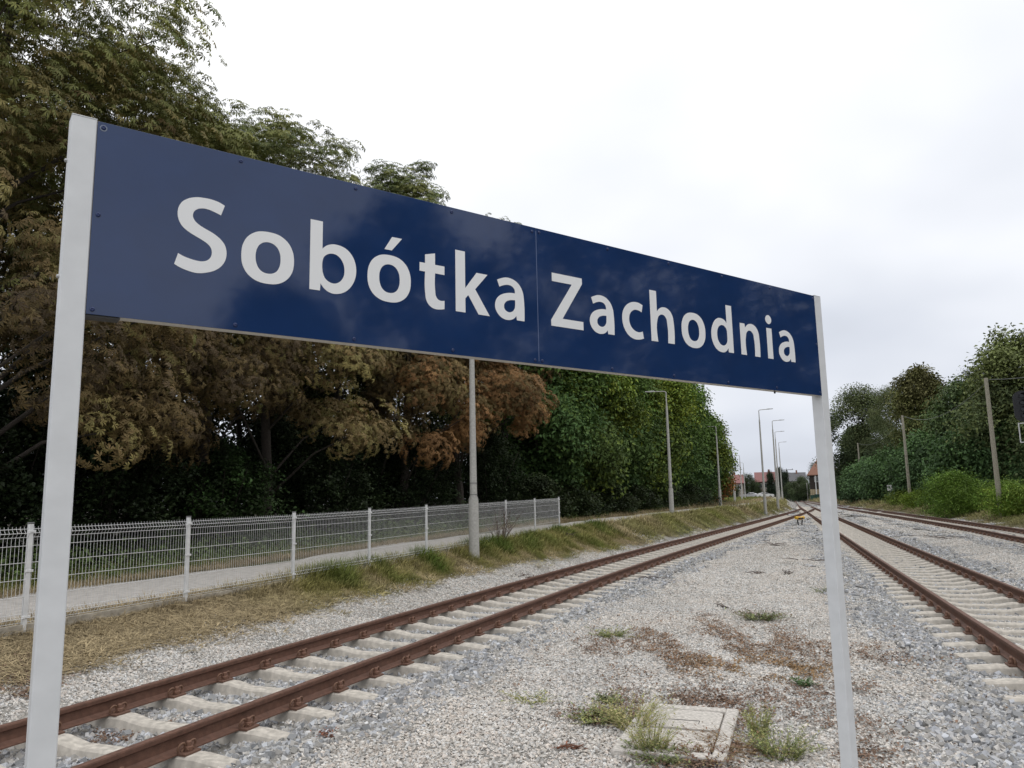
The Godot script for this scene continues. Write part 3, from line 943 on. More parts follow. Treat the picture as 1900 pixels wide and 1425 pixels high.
func make_grass() -> void:
	var up := tuft_mesh(26, 0.20, 0.13, 0.16, 0.0045)
	var flat := tuft_mesh(24, 0.055, 0.13, 0.20, 0.005)
	var ux := []; var uc := []; var fx := []; var fc := []
	var straw := Color(0.50, 0.405, 0.25); var green := Color(0.13, 0.19, 0.040); var olive := Color(0.36, 0.33, 0.12)
	# bank between the left track and the path
	var z := 5.0
	while z < 150.0:
		var step := 0.075 if z < 14.0 else (0.11 if z < 30.0 else (0.22 if z < 60.0 else 0.5))
		var big := 1.0 if z < 30.0 else (1.5 if z < 60.0 else 2.6)
		var l := grass_edge(z) - 0.5
		while l < 3.75:
			var zz := z + rng.randf_range(-0.5, 0.5) * step; var ll := l + rng.randf_range(-0.5, 0.5) * step
			l += step
			var p := beside(ll, zz)
			if not in_view(p.x, p.y, 2.0): continue
			var e := grass_edge(zz) - 0.35 * edge_noise(p.x, p.y)
			if ll < e and rng.randf() > 0.25 * exp(-(e - ll) * 5.0): continue
			var f := ground_basis(p.x, p.y, rng.randf() * TAU)
			var far := smoothstep(10.5, 15.0, zz)
			var g := clampf(0.5 + 0.9 * fn.get_noise_2d(p.x * 13.0 + 90.0, p.y * 13.0) + 0.40 * smoothstep(e, 3.3, ll) - 0.20, 0, 1) * far
			if zz < 10.5: g *= 0.35
			var c := straw.lerp(olive, minf(g * 2.0, 1.0)).lerp(green, maxf(g * 2.0 - 1.0, 0.0))
			if zz > 30.0: c = straw.lerp(Color(0.27, 0.29, 0.08), clampf(0.60 + 0.9 * fn.get_noise_2d(p.x * 3.0, p.y * 3.0), 0, 1))
			c *= rng.randf_range(0.45, 1.25)
			if rng.randf() < 0.15 + 0.85 * far * (0.35 + g):
				var s := big * lerpf(0.45, 1.15, clampf((ll - e) / 1.0, 0, 1)) * rng.randf_range(0.7, 1.2) * (0.75 + 0.5 * g)
				ux.append(Transform3D(f.scaled_local(Vector3(s, s * (0.75 if zz > 30.0 else 1.0), s)), on(p.x, p.y, -0.01))); uc.append(c)
			else:
				var s := big * rng.randf_range(0.8, 1.3)
				fx.append(Transform3D(f.scaled_local(Vector3(s, s, s)), on(p.x, p.y, 0.0))); fc.append(c * 0.95)
		z += step
	# verge beyond the path, and the triangle of grass before the cars
	z = 4.0
	while z < 200.0:
		var step := 0.16 if z < 30.0 else (0.35 if z < 60.0 else 0.9)
		var big := 1.1 if z < 30.0 else (1.8 if z < 60.0 else 3.6)
		var l := 6.5
		while l < (9.6 if z < 95.0 else 24.0):
			var zz := z + rng.randf_range(-0.5, 0.5) * step; var ll := l + rng.randf_range(-0.5, 0.5) * step
			l += step
			var p := beside(ll, zz)
			if not in_view(p.x, p.y, 2.0): continue
			var c := olive.lerp(green, clampf(0.55 + 1.1 * fn.get_noise_2d(p.x * 4.0, p.y * 4.0), 0, 1)) * rng.randf_range(0.6, 1.0)
			if ll < 7.1: c = straw * rng.randf_range(0.6, 0.9)
			var s := big * rng.randf_range(0.5, 1.0)
			ux.append(Transform3D(ground_basis(p.x, p.y, rng.randf() * TAU).scaled_local(Vector3(s, s * 0.8, s)), on(p.x, p.y, -0.01))); uc.append(c)
		z += step
	# right bank beyond the farthest track
	z = 14.0
	while z < 190.0:
		var step := 0.32 if z < 45.0 else (0.5 if z < 90.0 else 1.2)
		var big := 1.9 if z < 45.0 else (2.6 if z < 90.0 else 5.0)
		var l := 1.8
		while l < 15.0:
			var zz := z + rng.randf_range(-0.5, 0.5) * step; var ll := l + rng.randf_range(-0.5, 0.5) * step
			l += step
			var p := beside_c(ll, zz)
			if p.x > 0.70 * p.y + 2.5: continue
			if ll < 1.9 + 0.5 * edge_noise(p.x, p.y): continue
			var g := clampf(0.42 + 1.0 * fn.get_noise_2d(p.x * 3.0 + 11.0, p.y * 3.0) + 0.10 * (ll - 4.0), 0, 1)
			var c := straw.lerp(Color(0.23, 0.26, 0.075), g) * rng.randf_range(0.65, 1.1)
			var s := big * rng.randf_range(0.5, 1.0) * (0.55 if ll < 2.6 else 1.0)
			ux.append(Transform3D(ground_basis(p.x, p.y, rng.randf() * TAU).scaled_local(Vector3(s, s * 0.7, s)), on(p.x, p.y, -0.01))); uc.append(c)
		z += step
	tag(copies("grass", up, ux, uc, self), "mixed green and straw-coloured grass on the banks beside the tracks", "grass", "", "stuff")
	tag(copies("dry_grass", flat, fx, fc, self), "flattened dead straw at the foot of the mesh fence", "dry grass", "", "stuff")

# ---------- leaves ----------
func palm_spray() -> ArrayMesh:   # a twig end of horse chestnut: five drooping leaves of six leaflets
	var mb := MB.new()
	mb.col = Color(0.6, 0.5, 0.4)
	for k in 5:
		var a := TAU * k / 5.0 + rng.randf_range(-0.4, 0.4)
		var tilt := rng.randf_range(0.25, 1.0)
		var dirv := Vector3(cos(a) * cos(tilt), sin(tilt) * 0.9, sin(a) * cos(tilt))
		var c := dirv * rng.randf_range(0.12, 0.27)
		var out := (Vector3(cos(a), 0, sin(a)) + Vector3(0, rng.randf_range(-0.5, 0.1), 0)).normalized()
		var nrm := (Vector3.UP + out * 0.5).normalized()
		var sd := nrm.cross(out).normalized()
		var fw := sd.cross(nrm)
		for j in 6:
			var an := lerpf(-1.9, 1.9, j / 5.0) + rng.randf_range(-0.12, 0.12)
			var l := rng.randf_range(0.095, 0.15) * (1.0 - 0.22 * absf(an) / 1.9)
			var d := fw * cos(an) + sd * sin(an)
			var w := nrm.cross(d).normalized() * l * 0.16
			var droop := rng.randf_range(0.25, 0.7)
			var mid := c + d * l * 0.62 - Vector3.UP * l * droop * 0.30
			var tip := c + d * l * (1.0 - droop * 0.2) - Vector3.UP * l * droop * 0.85
			var kk := rng.randf_range(0.75, 1.25)
			mb.col = Color(kk * rng.randf_range(0.95, 1.1), kk, kk * 0.95)
			var fold := nrm * l * 0.05
			mb.tri_o(c, mid + w + fold, mid, nrm); mb.tri_o(c, mid, mid - w + fold, nrm)
			mb.tri_o(mid + w + fold, tip, mid, nrm); mb.tri_o(mid, tip, mid - w + fold, nrm)
	return mb.done(M.leaf)

func leaf_spray(n: int, r: float, size: float, aspect: float, m: Material) -> ArrayMesh:
	var mb := MB.new()
	for k in n:
		var p := Vector3(rng.randfn(), rng.randfn() * 0.6, rng.randfn()) * r * 0.45
		var d := Vector3(rng.randf_range(-1, 1), rng.randf_range(-0.7, 0.4), rng.randf_range(-1, 1)).normalized()
		var nrm := (Vector3.UP + Vector3(rng.randf_range(-1, 1), 0, rng.randf_range(-1, 1)) * 0.8).normalized()
		var w := nrm.cross(d).normalized() * size * aspect * 0.5
		var l := size * rng.randf_range(0.7, 1.2)
		var kk := rng.randf_range(0.7, 1.3)
		mb.col = Color(kk, kk, kk * 0.95)
		var mid := p + d * l * 0.45
		var tip := p + d * l - Vector3.UP * l * 0.15
		mb.tri_o(p, mid + w + nrm * l * 0.08, mid - nrm * l * 0.02, nrm); mb.tri_o(p, mid - nrm * l * 0.02, mid - w + nrm * l * 0.08, nrm)
		mb.tri_o(mid + w + nrm * l * 0.08, tip, mid, nrm); mb.tri_o(mid, tip, mid - w + nrm * l * 0.08, nrm)
	return mb.done(m)

# A tree: trunk, limbs and a crown of leaf sprays gathered in clumps. shape: 0 round, 1 tall, 2 cone
func tree(called: String, label: String, x: float, z: float, h: float, w: float, low: float, spray: Mesh, cols: Array, clumps: int, per: int, ssize: float, trunk_r: float, group := "", shape := 0, droopy := false) -> Node3D:
	var o := thing(called, label, "tree", on(x, z, -0.1), 0.0, group)
	var ch := h - low
	var cs := []
	for i in clumps:
		var u := (i + rng.randf()) / clumps
		var a := i * 2.39996 + rng.randf_range(-0.5, 0.5)
		var prof := 1.0
		if shape == 0: prof = sqrt(maxf(0.0, 1.0 - pow(absf(u * 1.9 - 0.80) / 1.12, 2.2)))
		elif shape == 1: prof = sqrt(maxf(0.0, 1.0 - pow(absf(u * 2.0 - 1.0), 3.0))) * 0.95
		else: prof = 1.03 - u
		if droopy and u < 0.42:
			if rng.randf() < 0.72 - u * 0.75: continue
			a = rng.randf_range(-1.3, 2.2)
		var rr := w / 2.0 * prof * sqrt(lerpf(0.12 if not (droopy and u < 0.42) else 0.6, 1.0, rng.randf())) * rng.randf_range(0.85, 1.08)
		var stray := rng.randf() < 0.16
		if stray: rr *= 1.16
		cs.append([Vector3(cos(a) * rr, low + ch * u + (0.35 if stray else 0.0), sin(a) * rr), rng.randf_range(0.45, 0.65) if stray else rng.randf_range(0.7, 1.25), u])
	# trunk
	var mb := MB.new()
	var bend := Vector3(rng.randf_range(-0.4, 0.4), 0, rng.randf_range(-0.4, 0.4))
	var pts := []; var rad := []
	for i in 7:
		var f := i / 6.0
		pts.append(Vector3(0, h * 0.9 * f, 0) + bend * sin(f * 3.0) + (Vector3.ZERO if i == 0 else Vector3(rng.randf_range(-0.1, 0.1), 0, rng.randf_range(-0.1, 0.1))))
		rad.append(trunk_r * (1.25 if i == 0 else 1.0) * pow(1.0 - f * 0.93, 0.8))
	mb.tube(pts, rad, 9)
	part("trunk", mb.done(M.bark), o)
	mb = MB.new()
	for i in cs.size():
		if i % 2 and clumps > 24: continue
		var c: Vector3 = cs[i][0]
		var sh := clampf((c.y - Vector2(c.x, c.z).length() * 0.75) / (h * 0.9), 0.12, 0.95)
		var k := sh * 6.0
		var p0: Vector3 = (pts[int(k)] as Vector3).lerp(pts[mini(int(k) + 1, 6)], k - int(k))
		var mid := p0.lerp(c, 0.5) + Vector3(0, 0.35, 0)
		var r0 := maxf(0.02, trunk_r * 0.30 * (1.0 - sh * 0.6))
		mb.tube([p0, mid, c], [r0, r0 * 0.6, r0 * 0.2], 5, false)
	part("limbs", mb.done(M.bark), o)
	var xf := []; var cc := []
	var base_r := w * (0.12 if shape != 2 else 0.10) + 0.22
	for i in cs.size():
		var c: Vector3 = cs[i][0]
		var cr: float = base_r * cs[i][1]
		var tone := rng.randf_range(0.72, 1.28)
		var fam := rng.randf()
		for j in int(per * (0.4 if float(cs[i][1]) < 0.66 else 1.0)):
			var d := Vector3(rng.randfn(), rng.randfn(), rng.randfn()).normalized()
			var q := c + d * Vector3(1.15, 0.72, 1.15) * cr * pow(rng.randf(), 0.45)
			if q.y < 0.25: continue
			var up := (d * 0.55 + Vector3(0, 0.75, 0) + (q - Vector3(0, low + ch * 0.4, 0)).normalized() * 0.5).normalized()
			var a := Vector3(rng.randf_range(-1, 1), rng.randf_range(-0.3, 0.3), rng.randf_range(-1, 1))
			a = (a - up * a.dot(up)).normalized()
			var s := ssize * rng.randf_range(0.62, 1.32)
			xf.append(Transform3D(Basis(a, up, a.cross(up)).scaled(Vector3.ONE * s), q))
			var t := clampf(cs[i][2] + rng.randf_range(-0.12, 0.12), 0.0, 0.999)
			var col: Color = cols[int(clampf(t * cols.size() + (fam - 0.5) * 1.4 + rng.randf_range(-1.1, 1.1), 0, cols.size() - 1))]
			var k := tone * rng.randf_range(0.75, 1.25)
			cc.append(Color(col.r * k, col.g * k, col.b * k))
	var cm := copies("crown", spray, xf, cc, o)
	cm.set_meta("kind", "stuff")
	return o

func ray_z(r: float, l: float, right := false) -> float:   # station at which the line x = r z lies l metres beside the track
	var lo := 4.0; var hi := 240.0
	for i in 40:
		var m := (lo + hi) / 2.0
		if right:
			if perp(2, r * m, m) < l: lo = m
			else: hi = m
		else:
			if perp(0, r * m, m) > -l: lo = m
			else: hi = m
	return (lo + hi) / 2.0

func bush(called: String, label: String, x: float, z: float, h: float, w: float, spray: Mesh, cols: Array, n: int, ssize: float, group := "") -> Node3D:
	var o := thing(called, label, "shrub", on(x, z, -0.05), 0.0, group)
	var mb := MB.new()
	for i in 7:
		var a := i * 0.9 + rng.randf()
		mb.tube([Vector3(cos(a), 0, sin(a)) * 0.08, Vector3(cos(a) * w * 0.18, h * 0.4, sin(a) * w * 0.18), Vector3(cos(a) * w * 0.33, h * 0.75, sin(a) * w * 0.33)], [0.03, 0.02, 0.006], 4, false)
	part("stems", mb.done(M.bark), o)
	var xf := []; var cc := []
	for i in n:
		var u := pow(rng.randf(), 0.8)
		var a := rng.randf() * TAU
		var lump := 0.78 + 0.22 * sin(a * 3.0 + u * 5.0) + 0.18 * sin(a * 5.0 - u * 9.0 + x)
		var rr := w / 2.0 * sqrt(maxf(0.02, 1.0 - u * u)) * lump * pow(rng.randf(), 0.35)
		var q := Vector3(cos(a) * rr, 0.08 + h * u * (0.8 + 0.2 * lump) * 0.96, sin(a) * rr)
		var b := Basis.from_euler(Vector3(rng.randf_range(-0.5, 0.5), rng.randf() * TAU, rng.randf_range(-0.5, 0.5)))
		xf.append(Transform3D(b.scaled(Vector3.ONE * ssize * rng.randf_range(0.7, 1.3)), q))
		var col: Color = cols[rng.randi() % cols.size()]
		var k := rng.randf_range(0.65, 1.3) * (0.85 + 0.25 * sin(a * 4.0 + u * 7.0))
		cc.append(Color(col.r * k, col.g * k, col.b * k))
	copies("foliage", spray, xf, cc, o).set_meta("kind", "stuff")
	return o

# ---------- trees and shrubs ----------
func make_trees() -> void:
	var palm := palm_spray()
	var small := leaf_spray(20, 0.42, 0.13, 0.55, M.leaf)
	var ivy := leaf_spray(18, 0.38, 0.11, 0.75, M.leaf_dark)
	var fine := leaf_spray(34, 0.42, 0.09, 0.32, M.leaf)
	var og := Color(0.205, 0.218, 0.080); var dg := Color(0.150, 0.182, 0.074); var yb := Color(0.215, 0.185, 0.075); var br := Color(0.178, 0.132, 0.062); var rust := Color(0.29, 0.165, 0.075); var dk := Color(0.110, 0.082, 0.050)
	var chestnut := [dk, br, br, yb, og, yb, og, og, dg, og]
	var gt := "horse chestnuts along the path"
	# r: direction as seen from the camera, l: distance left of the track
	var list := [
		[-0.83, 10.8, 15.5, 9.5, 3.2, chestnut, 46, 54, "tall browning chestnut at the left edge of the picture"],
		[-0.682, 10.8, 17.5, 6.9, 3.0, [br, yb, br, yb, yb, og, og, dg, og], 52, 54, "tallest chestnut, its dark trunk rising behind the left sign post"],
		[-0.53, 11.2, 13.2, 6.0, 2.8, [br, dk, br, yb, og, yb, og, og], 48, 60, "olive chestnut behind the top left corner of the board"],
		[-0.42, 10.8, 12.1, 6.2, 2.8, [br, dk, br, yb, og, yb, og, og], 50, 62, "lower olive chestnut filling the dip beside the tallest one"],
		[-0.322, 10.8, 13.5, 8.0, 3.0, [br, yb, br, yb, og, og, dg, og], 56, 64, "round-topped chestnut above the first letters of the board"],
		[-0.234, 12.4, 13.3, 6.9, 3.2, [br, dk, br, br, yb, og, og], 44, 58, "brown chestnut with drooping leaves below the middle of the board"],
		[-0.145, 10.6, 14.9, 6.0, 3.0, [rust, br, br, yb, og, og, dg], 50, 62, "chestnut with a small crown peak above the middle of the board"],
		[-0.070, 9.9, 11.5, 6.6, 3.1, [rust, br, rust, rust, br, yb, yb], 54, 74, "rust-coloured chestnut next to the thick lamp post"],
		[-0.012, 11.6, 16.5, 5.2, 3.6, [rust, br, yb, og, og, dg], 44, 56, "tall thin-topped chestnut just showing over the board"],
	]
	for a in list:
		var z := ray_z(a[0], a[1])
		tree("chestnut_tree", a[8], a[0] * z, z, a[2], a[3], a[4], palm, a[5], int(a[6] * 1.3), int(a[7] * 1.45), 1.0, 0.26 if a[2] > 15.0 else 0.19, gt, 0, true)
	# second row, deeper in the grove
	var back := [[-0.72, 16.5, 13.0, 7.0], [-0.50, 17.0, 11.0, 7.0], [-0.36, 17.5, 12.0, 7.0], [-0.25, 17.0, 12.0, 6.5], [-0.15, 17.5, 12.5, 7.0], [-0.07, 17.0, 12.0, 7.0]]
	var bl := ["far left", "left sign post", "letter S", "first letter o", "letter t", "thick lamp post"]
	for i in back.size():
		var a = back[i]
		var z := ray_z(a[0], a[1])
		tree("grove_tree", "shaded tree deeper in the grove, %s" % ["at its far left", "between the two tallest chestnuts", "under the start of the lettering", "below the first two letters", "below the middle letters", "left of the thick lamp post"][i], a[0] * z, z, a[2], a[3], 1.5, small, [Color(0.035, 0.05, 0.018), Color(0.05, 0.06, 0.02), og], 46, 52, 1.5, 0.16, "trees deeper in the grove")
	# understorey
	var us := [[-0.95, 10.3, 3.2, 4.6], [-0.78, 11.6, 3.8, 5.0], [-0.66, 12.6, 4.2, 5.2], [-0.54, 11.4, 3.7, 5.0], [-0.45, 12.8, 4.4, 5.0], [-0.38, 10.6, 3.0, 4.2], [-0.31, 12.0, 4.2, 5.2], [-0.245, 10.6, 3.4, 4.4], [-0.19, 12.2, 4.4, 5.4], [-0.135, 10.9, 4.0, 5.0], [-0.085, 12.2, 4.8, 5.6], [-0.035, 10.6, 4.6, 5.4], [0.01, 11.8, 5.4, 6.0]]
	var ul := ["at the picture's left edge", "behind the first fence post", "behind the left sign post", "right of the left sign post", "behind the second fence post", "light green and low, behind the second mesh panel", "behind the middle of the second mesh panel", "behind the third fence post", "behind the third mesh panel", "behind the fourth fence post", "behind the fourth mesh panel", "left of the thick lamp post", "behind the thick lamp post"]
	for i in us.size():
		var a = us[i]
		var z := ray_z(a[0], a[1])
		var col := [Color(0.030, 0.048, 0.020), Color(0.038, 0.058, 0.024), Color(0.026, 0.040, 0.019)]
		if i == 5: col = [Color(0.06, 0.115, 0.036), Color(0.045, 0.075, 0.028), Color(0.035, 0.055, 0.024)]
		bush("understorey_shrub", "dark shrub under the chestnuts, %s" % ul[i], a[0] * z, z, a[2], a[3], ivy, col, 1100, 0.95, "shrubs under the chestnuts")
	# green trees along the path, getting lower with distance
	var gr := [Color(0.057, 0.107, 0.035), Color(0.082, 0.136, 0.037), Color(0.108, 0.175, 0.043), Color(0.121, 0.206, 0.045)]
	var gy := [Color(0.074, 0.113, 0.034), Color(0.129, 0.181, 0.037), Color(0.211, 0.256, 0.038), Color(0.168, 0.237, 0.044)]
	var fl := [[0.035, 10.4, 14.5, 8.0, gr, "first green tree right of the rust-coloured chestnut"], [0.075, 10.0, 13.5, 7.6, gy, "green tree with yellowish tips over the end of the fence"], [0.115, 10.6, 14.0, 8.0, gr, "dark green tree midway along the path"], [0.155, 10.0, 13.2, 8.0, gy, "yellow-green tree left of the nearest full lamp post"], [0.19, 10.2, 13.0, 8.2, gr, "full green tree behind the nearest full lamp post"],
		[0.214, 10.4, 12.0, 7.6, gr, "green tree whose top clears the lower edge of the board"], [0.233, 10.2, 9.4, 6.8, gy, "lower green tree before the second path lamp"], [0.243, 9.8, 7.2, 5.4, [Color(0.292, 0.123, 0.044), Color(0.249, 0.137, 0.045), Color(0.118, 0.163, 0.050), Color(0.096, 0.164, 0.051)], "last tree of the row, low and partly reddish brown"]]
	for a in fl:
		var z := ray_z(a[0], a[1])
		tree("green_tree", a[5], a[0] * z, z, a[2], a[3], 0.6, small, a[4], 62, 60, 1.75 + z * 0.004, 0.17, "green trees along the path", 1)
	# low hedge-like growth at the foot of the green trees
	var hl := [[0.03, 8.6, 2.2, 4.0], [0.07, 8.4, 1.7, 4.4], [0.11, 8.6, 2.0, 5.0], [0.15, 8.5, 1.8, 5.0], [0.185, 8.6, 2.2, 6.0], [0.215, 8.6, 2.2, 7.0]]
	for i in hl.size():
		var a = hl[i]
		var z := ray_z(a[0], a[1])
		bush("path_shrub", "low dark shrub at the path's edge, %s" % ["at the end of the fence", "just beyond the end of the fence", "third beyond the fence", "fourth beyond the fence", "before the nearest full lamp post", "last one, past the nearest full lamp post"][i], a[0] * z, z, a[2], a[3], ivy, [Color(0.03, 0.048, 0.018), Color(0.04, 0.056, 0.02)], 700, 1.15, "low shrubs at the edge of the path")
	# ground cover of ivy and nettles under the chestnuts
	var xf := []; var cc := []
	var zz := 7.0
	while zz < 75.0:
		var l := 7.2
		while l < 11.5:
			var p := beside(l + rng.randf_range(-0.2, 0.2), zz + rng.randf_range(-0.2, 0.2))
			l += 0.28 if zz < 35.0 else 0.5
			if not in_view(p.x, p.y, 2.0) or rng.randf() < 0.25 * exp(-(l - 7.2)): continue
			var s := rng.randf_range(0.5, 1.0) * (0.6 + 0.3 * (l - 7.2))
			if zz > 30.0 and l < 8.0: continue
			xf.append(Transform3D(Basis.from_euler(Vector3(rng.randf_range(-0.3, 0.3), rng.randf() * TAU, 0)).scaled(Vector3(s, s, s)), on(p.x, p.y, 0.05 + 0.12 * s)))
			cc.append(Color(0.085, 0.125, 0.04) * rng.randf_range(0.6, 1.35))
		zz += 0.28 if zz < 35.0 else 0.5
	tag(copies("ground_cover", ivy, xf, cc, self), "dark green ivy and nettles covering the ground under the chestnuts", "ground cover", "", "stuff")
	# right-hand bank
	var rt := [
		[0.457, 7.4, 17.4, 12.6, 1.5, small, [Color(0.057, 0.081, 0.041), Color(0.085, 0.115, 0.052), Color(0.114, 0.137, 0.061)], 0, "large dark round tree just right of the bare sign post"],
		[0.447, 9.0, 13.0, 4.6, 1.5, small, [Color(0.075, 0.108, 0.056), Color(0.114, 0.149, 0.069)], 1, "slender dark tree half hidden by the bare sign post"],
		[0.502, 10.5, 15.8, 7.5, 3.0, fine, [Color(0.095, 0.125, 0.056), Color(0.142, 0.163, 0.073)], 1, "thin airy tree between the dark round tree and the olive one"],
		[0.535, 9.5, 15.0, 5.8, 2.0, small, [Color(0.065, 0.09, 0.036), Color(0.11, 0.125, 0.042), Color(0.135, 0.14, 0.05), Color(0.13, 0.125, 0.052)], 1, "olive-coloured dome-topped tree in the middle of the right bank"],
		[0.60, 9.0, 10.5, 7.0, 1.5, small, [Color(0.065, 0.105, 0.048), Color(0.095, 0.138, 0.055)], 1, "green tree behind the nearest wooden pole"],
		[0.668, 10.0, 12.6, 8.4, 2.0, small, [Color(0.095, 0.125, 0.056), Color(0.134, 0.163, 0.063), Color(0.162, 0.191, 0.072)], 0, "loose feathery tree reaching highest at the right edge"],
	]
	for a in rt:
		var z := ray_z(a[0], a[1], true)
		tree("bank_tree", a[8], a[0] * z, z, a[2], a[3], a[4], a[5], a[6], 60, 42, 1.7 + z * 0.006, 0.22, "trees on the right bank", a[7])
	var mid := [[0.50, 7.4, 5.6, 8.0, "mid-green shrubby tree behind the white board sign"], [0.545, 8.0, 6.6, 8.0, "broad mid-green shrubby tree behind the big round bush"], [0.585, 8.0, 5.6, 7.5, "dark shrubby tree right of the big round bush"], [0.635, 8.6, 6.0, 8.0, "shrubby tree behind the signal at the right edge"], [0.468, 6.5, 5.0, 8.0, "shrubby tree below the dark round tree"], [0.445, 6.0, 4.0, 6.0, "low dark shrubby tree right beside the bare sign post"]]
	for a in mid:
		var z := ray_z(a[0], a[1], true)
		tree("shrubby_tree", a[4], a[0] * z, z, a[2], a[3], 0.3, small, [Color(0.057, 0.100, 0.044), Color(0.075, 0.135, 0.056), Color(0.097, 0.172, 0.062)], 44, 56, 1.9 + z * 0.004, 0.10, "shrubby trees on the right bank")
	var lb := [[0.566, 2.7, 2.75, 4.6, fine, [Color(0.191, 0.327, 0.054), Color(0.158, 0.268, 0.057), Color(0.226, 0.349, 0.065)], "big round bright green bush right of the white board sign"], [0.528, 4.6, 1.1, 4.0, fine, [Color(0.273, 0.385, 0.050), Color(0.227, 0.326, 0.053)], "low yellow-green bush behind the middle wooden pole"], [0.604, 4.6, 0.95, 3.4, fine, [Color(0.227, 0.326, 0.053), Color(0.297, 0.384, 0.061)], "low yellow-green bush left of the nearest wooden pole"], [0.648, 4.2, 1.35, 3.2, fine, [Color(0.191, 0.327, 0.054), Color(0.273, 0.372, 0.063)], "yellow-green bush at the right edge of the picture"], [0.506, 5.0, 1.0, 4.0, fine, [Color(0.203, 0.291, 0.055), Color(0.251, 0.325, 0.065)], "small yellow-green bush beside the white board sign"], [0.63, 6.4, 1.5, 4.5, fine, [Color(0.158, 0.257, 0.058), Color(0.203, 0.303, 0.055)], "taller bush behind the nearest wooden pole"]]
	for a in lb:
		var z := ray_z(a[0], a[1], true)
		bush("bank_bush", a[6], a[0] * z, z, a[2], a[3], a[4], a[5], 900, 1.25 + z * 0.006, "bushes on the right bank")
	# drooping spruce leaning out on the right
	var z5 := ray_z(0.612, 9.5, true)
	var o := thing("spruce", "dark spruce with long drooping boughs among the trees on the right", "tree", on(0.612 * z5, z5, -0.1))
	var mb := MB.new()
	mb.tube([Vector3.ZERO, Vector3(0.1, 6, 0), Vector3(0, 11.8, 0)], [0.22, 0.15, 0.03], 8)
	part("trunk", mb.done(M.bark), o)
	xf = []; cc = []
	mb = MB.new()
	for i in 26:
		var u := i / 26.0
		var y := 3.0 + 8.7 * u
		var a := i * 2.4 if i % 3 else PI + rng.randf_range(-0.25, 0.25)
		var len := lerpf(4.6, 0.8, u) * rng.randf_range(0.8, 1.1)
		var e := Vector3(cos(a) * len, y + 0.5 * len * (0.35 + 0.3 * u), sin(a) * len)
		mb.tube([Vector3(0, y, 0), Vector3(0, y, 0).lerp(e, 0.5) - Vector3(0, 0.25, 0), e], [0.06, 0.035, 0.01], 5, false)
		for j in 26:
			var f := rng.randf_range(0.15, 1.0)
			var q := Vector3(0, y, 0).lerp(e, f) + Vector3(rng.randf_range(-0.25, 0.25), -rng.randf() * 0.55, rng.randf_range(-0.25, 0.25))
			xf.append(Transform3D(Basis.from_euler(Vector3(rng.randf_range(-0.5, 0.5), rng.randf() * TAU, 0)).scaled(Vector3(0.9, 1.5, 0.9)), q))
			cc.append(Color(0.030, 0.042, 0.024) * rng.randf_range(0.7, 1.3))
	part("boughs", mb.done(M.bark), o)
	copies("crown", fine, xf, cc, o).set_meta("kind", "stuff")
	# trees that continue the right bank towards and behind the camera; the board mirrors them
	var mt := [[31.0, 30.0, 15.0, 9.0], [25.5, 22.0, 14.0, 9.0], [26.5, 14.0, 16.0, 9.5], [24.5, 6.5, 13.5, 8.5], [26.0, -1.0, 15.0, 9.5], [26.5, -9.0, 14.0, 9.0], [28.0, -16.0, 11.0, 8.0], [37.0, 38.0, 15.0, 9.0]]
	for i in mt.size():
		tree("bank_tree", "leafy tree on the right bank outside the view, mirrored dark in the blue board", mt[i][0], mt[i][1], mt[i][2], mt[i][3], 1.5, small, [Color(0.034, 0.05, 0.022), Color(0.05, 0.068, 0.028)], 44, 30, 2.2, 0.2, "mirrored trees on the right bank")
	# far greenery behind the houses and the cars
	var dkc := [Color(0.022, 0.036, 0.022), Color(0.032, 0.048, 0.027)]
	var far := [[0.302, 205.0, 6.0, 4.6, 0, "dark round tree behind the path lamps"], [0.312, 212.0, 4.4, 3.6, 0, "bushy tree behind the silver car"], [0.331, 205.0, 6.6, 3.0, 2, "dark spruce right of the red-roofed house"], [0.343, 200.0, 7.6, 3.6, 2, "tall spruce behind the tall lamps"], [0.3505, 208.0, 7.0, 3.4, 2, "third spruce, right of the tall lamps"], [0.3605, 190.0, 4.6, 6.0, 0, "wide bush left of the green bins"], [0.371, 205.0, 6.0, 4.6, 0, "tree in front of the grey roof"], [0.278, 175.0, 2.8, 3.2, 0, "low tree left of the third path lamp"], [0.452, 175.0, 12.0, 10.0, 0, "dark tree behind the brick house"], [0.358, 262.0, 7.4, 8.0, 0, "far tree beyond the spruces"], [0.392, 255.0, 10.0, 9.0, 0, "far tree beyond the timber house"], [0.29, 255.0, 6.5, 12.0, 0, "far tree between the two red roofs"]]
	for a in far:
		tree("far_tree", a[5], a[0] * a[1], a[1], a[2], a[3], 0.1, small, dkc if a[4] == 2 else [Color(0.04, 0.06, 0.03), Color(0.06, 0.085, 0.036), Color(0.065, 0.09, 0.042)], 26, 34, 1.5, 0.12, "far trees near the houses", a[4])
	# a distant belt of trees closing the view
	var bx := []; var bc := []
	for i in 2600:
		var ang := rng.randf_range(-0.62, 1.1)
		var d := rng.randf_range(300.0, 340.0)
		var hgt := 5.5 + 3.0 * fn.get_noise_1d(ang * 260.0)
		bx.append(Transform3D(Basis(Vector3.UP, rng.randf() * TAU).scaled(Vector3.ONE * 7.0), V(sin(ang) * d, 0.8 + hgt * sqrt(rng.randf()), cos(ang) * d)))
		bc.append(Color(0.045, 0.06, 0.034) * rng.randf_range(0.7, 1.3))
	tag(copies("far_woods", small, bx, bc, self), "distant line of woods closing the view behind the houses", "woods", "", "stuff")

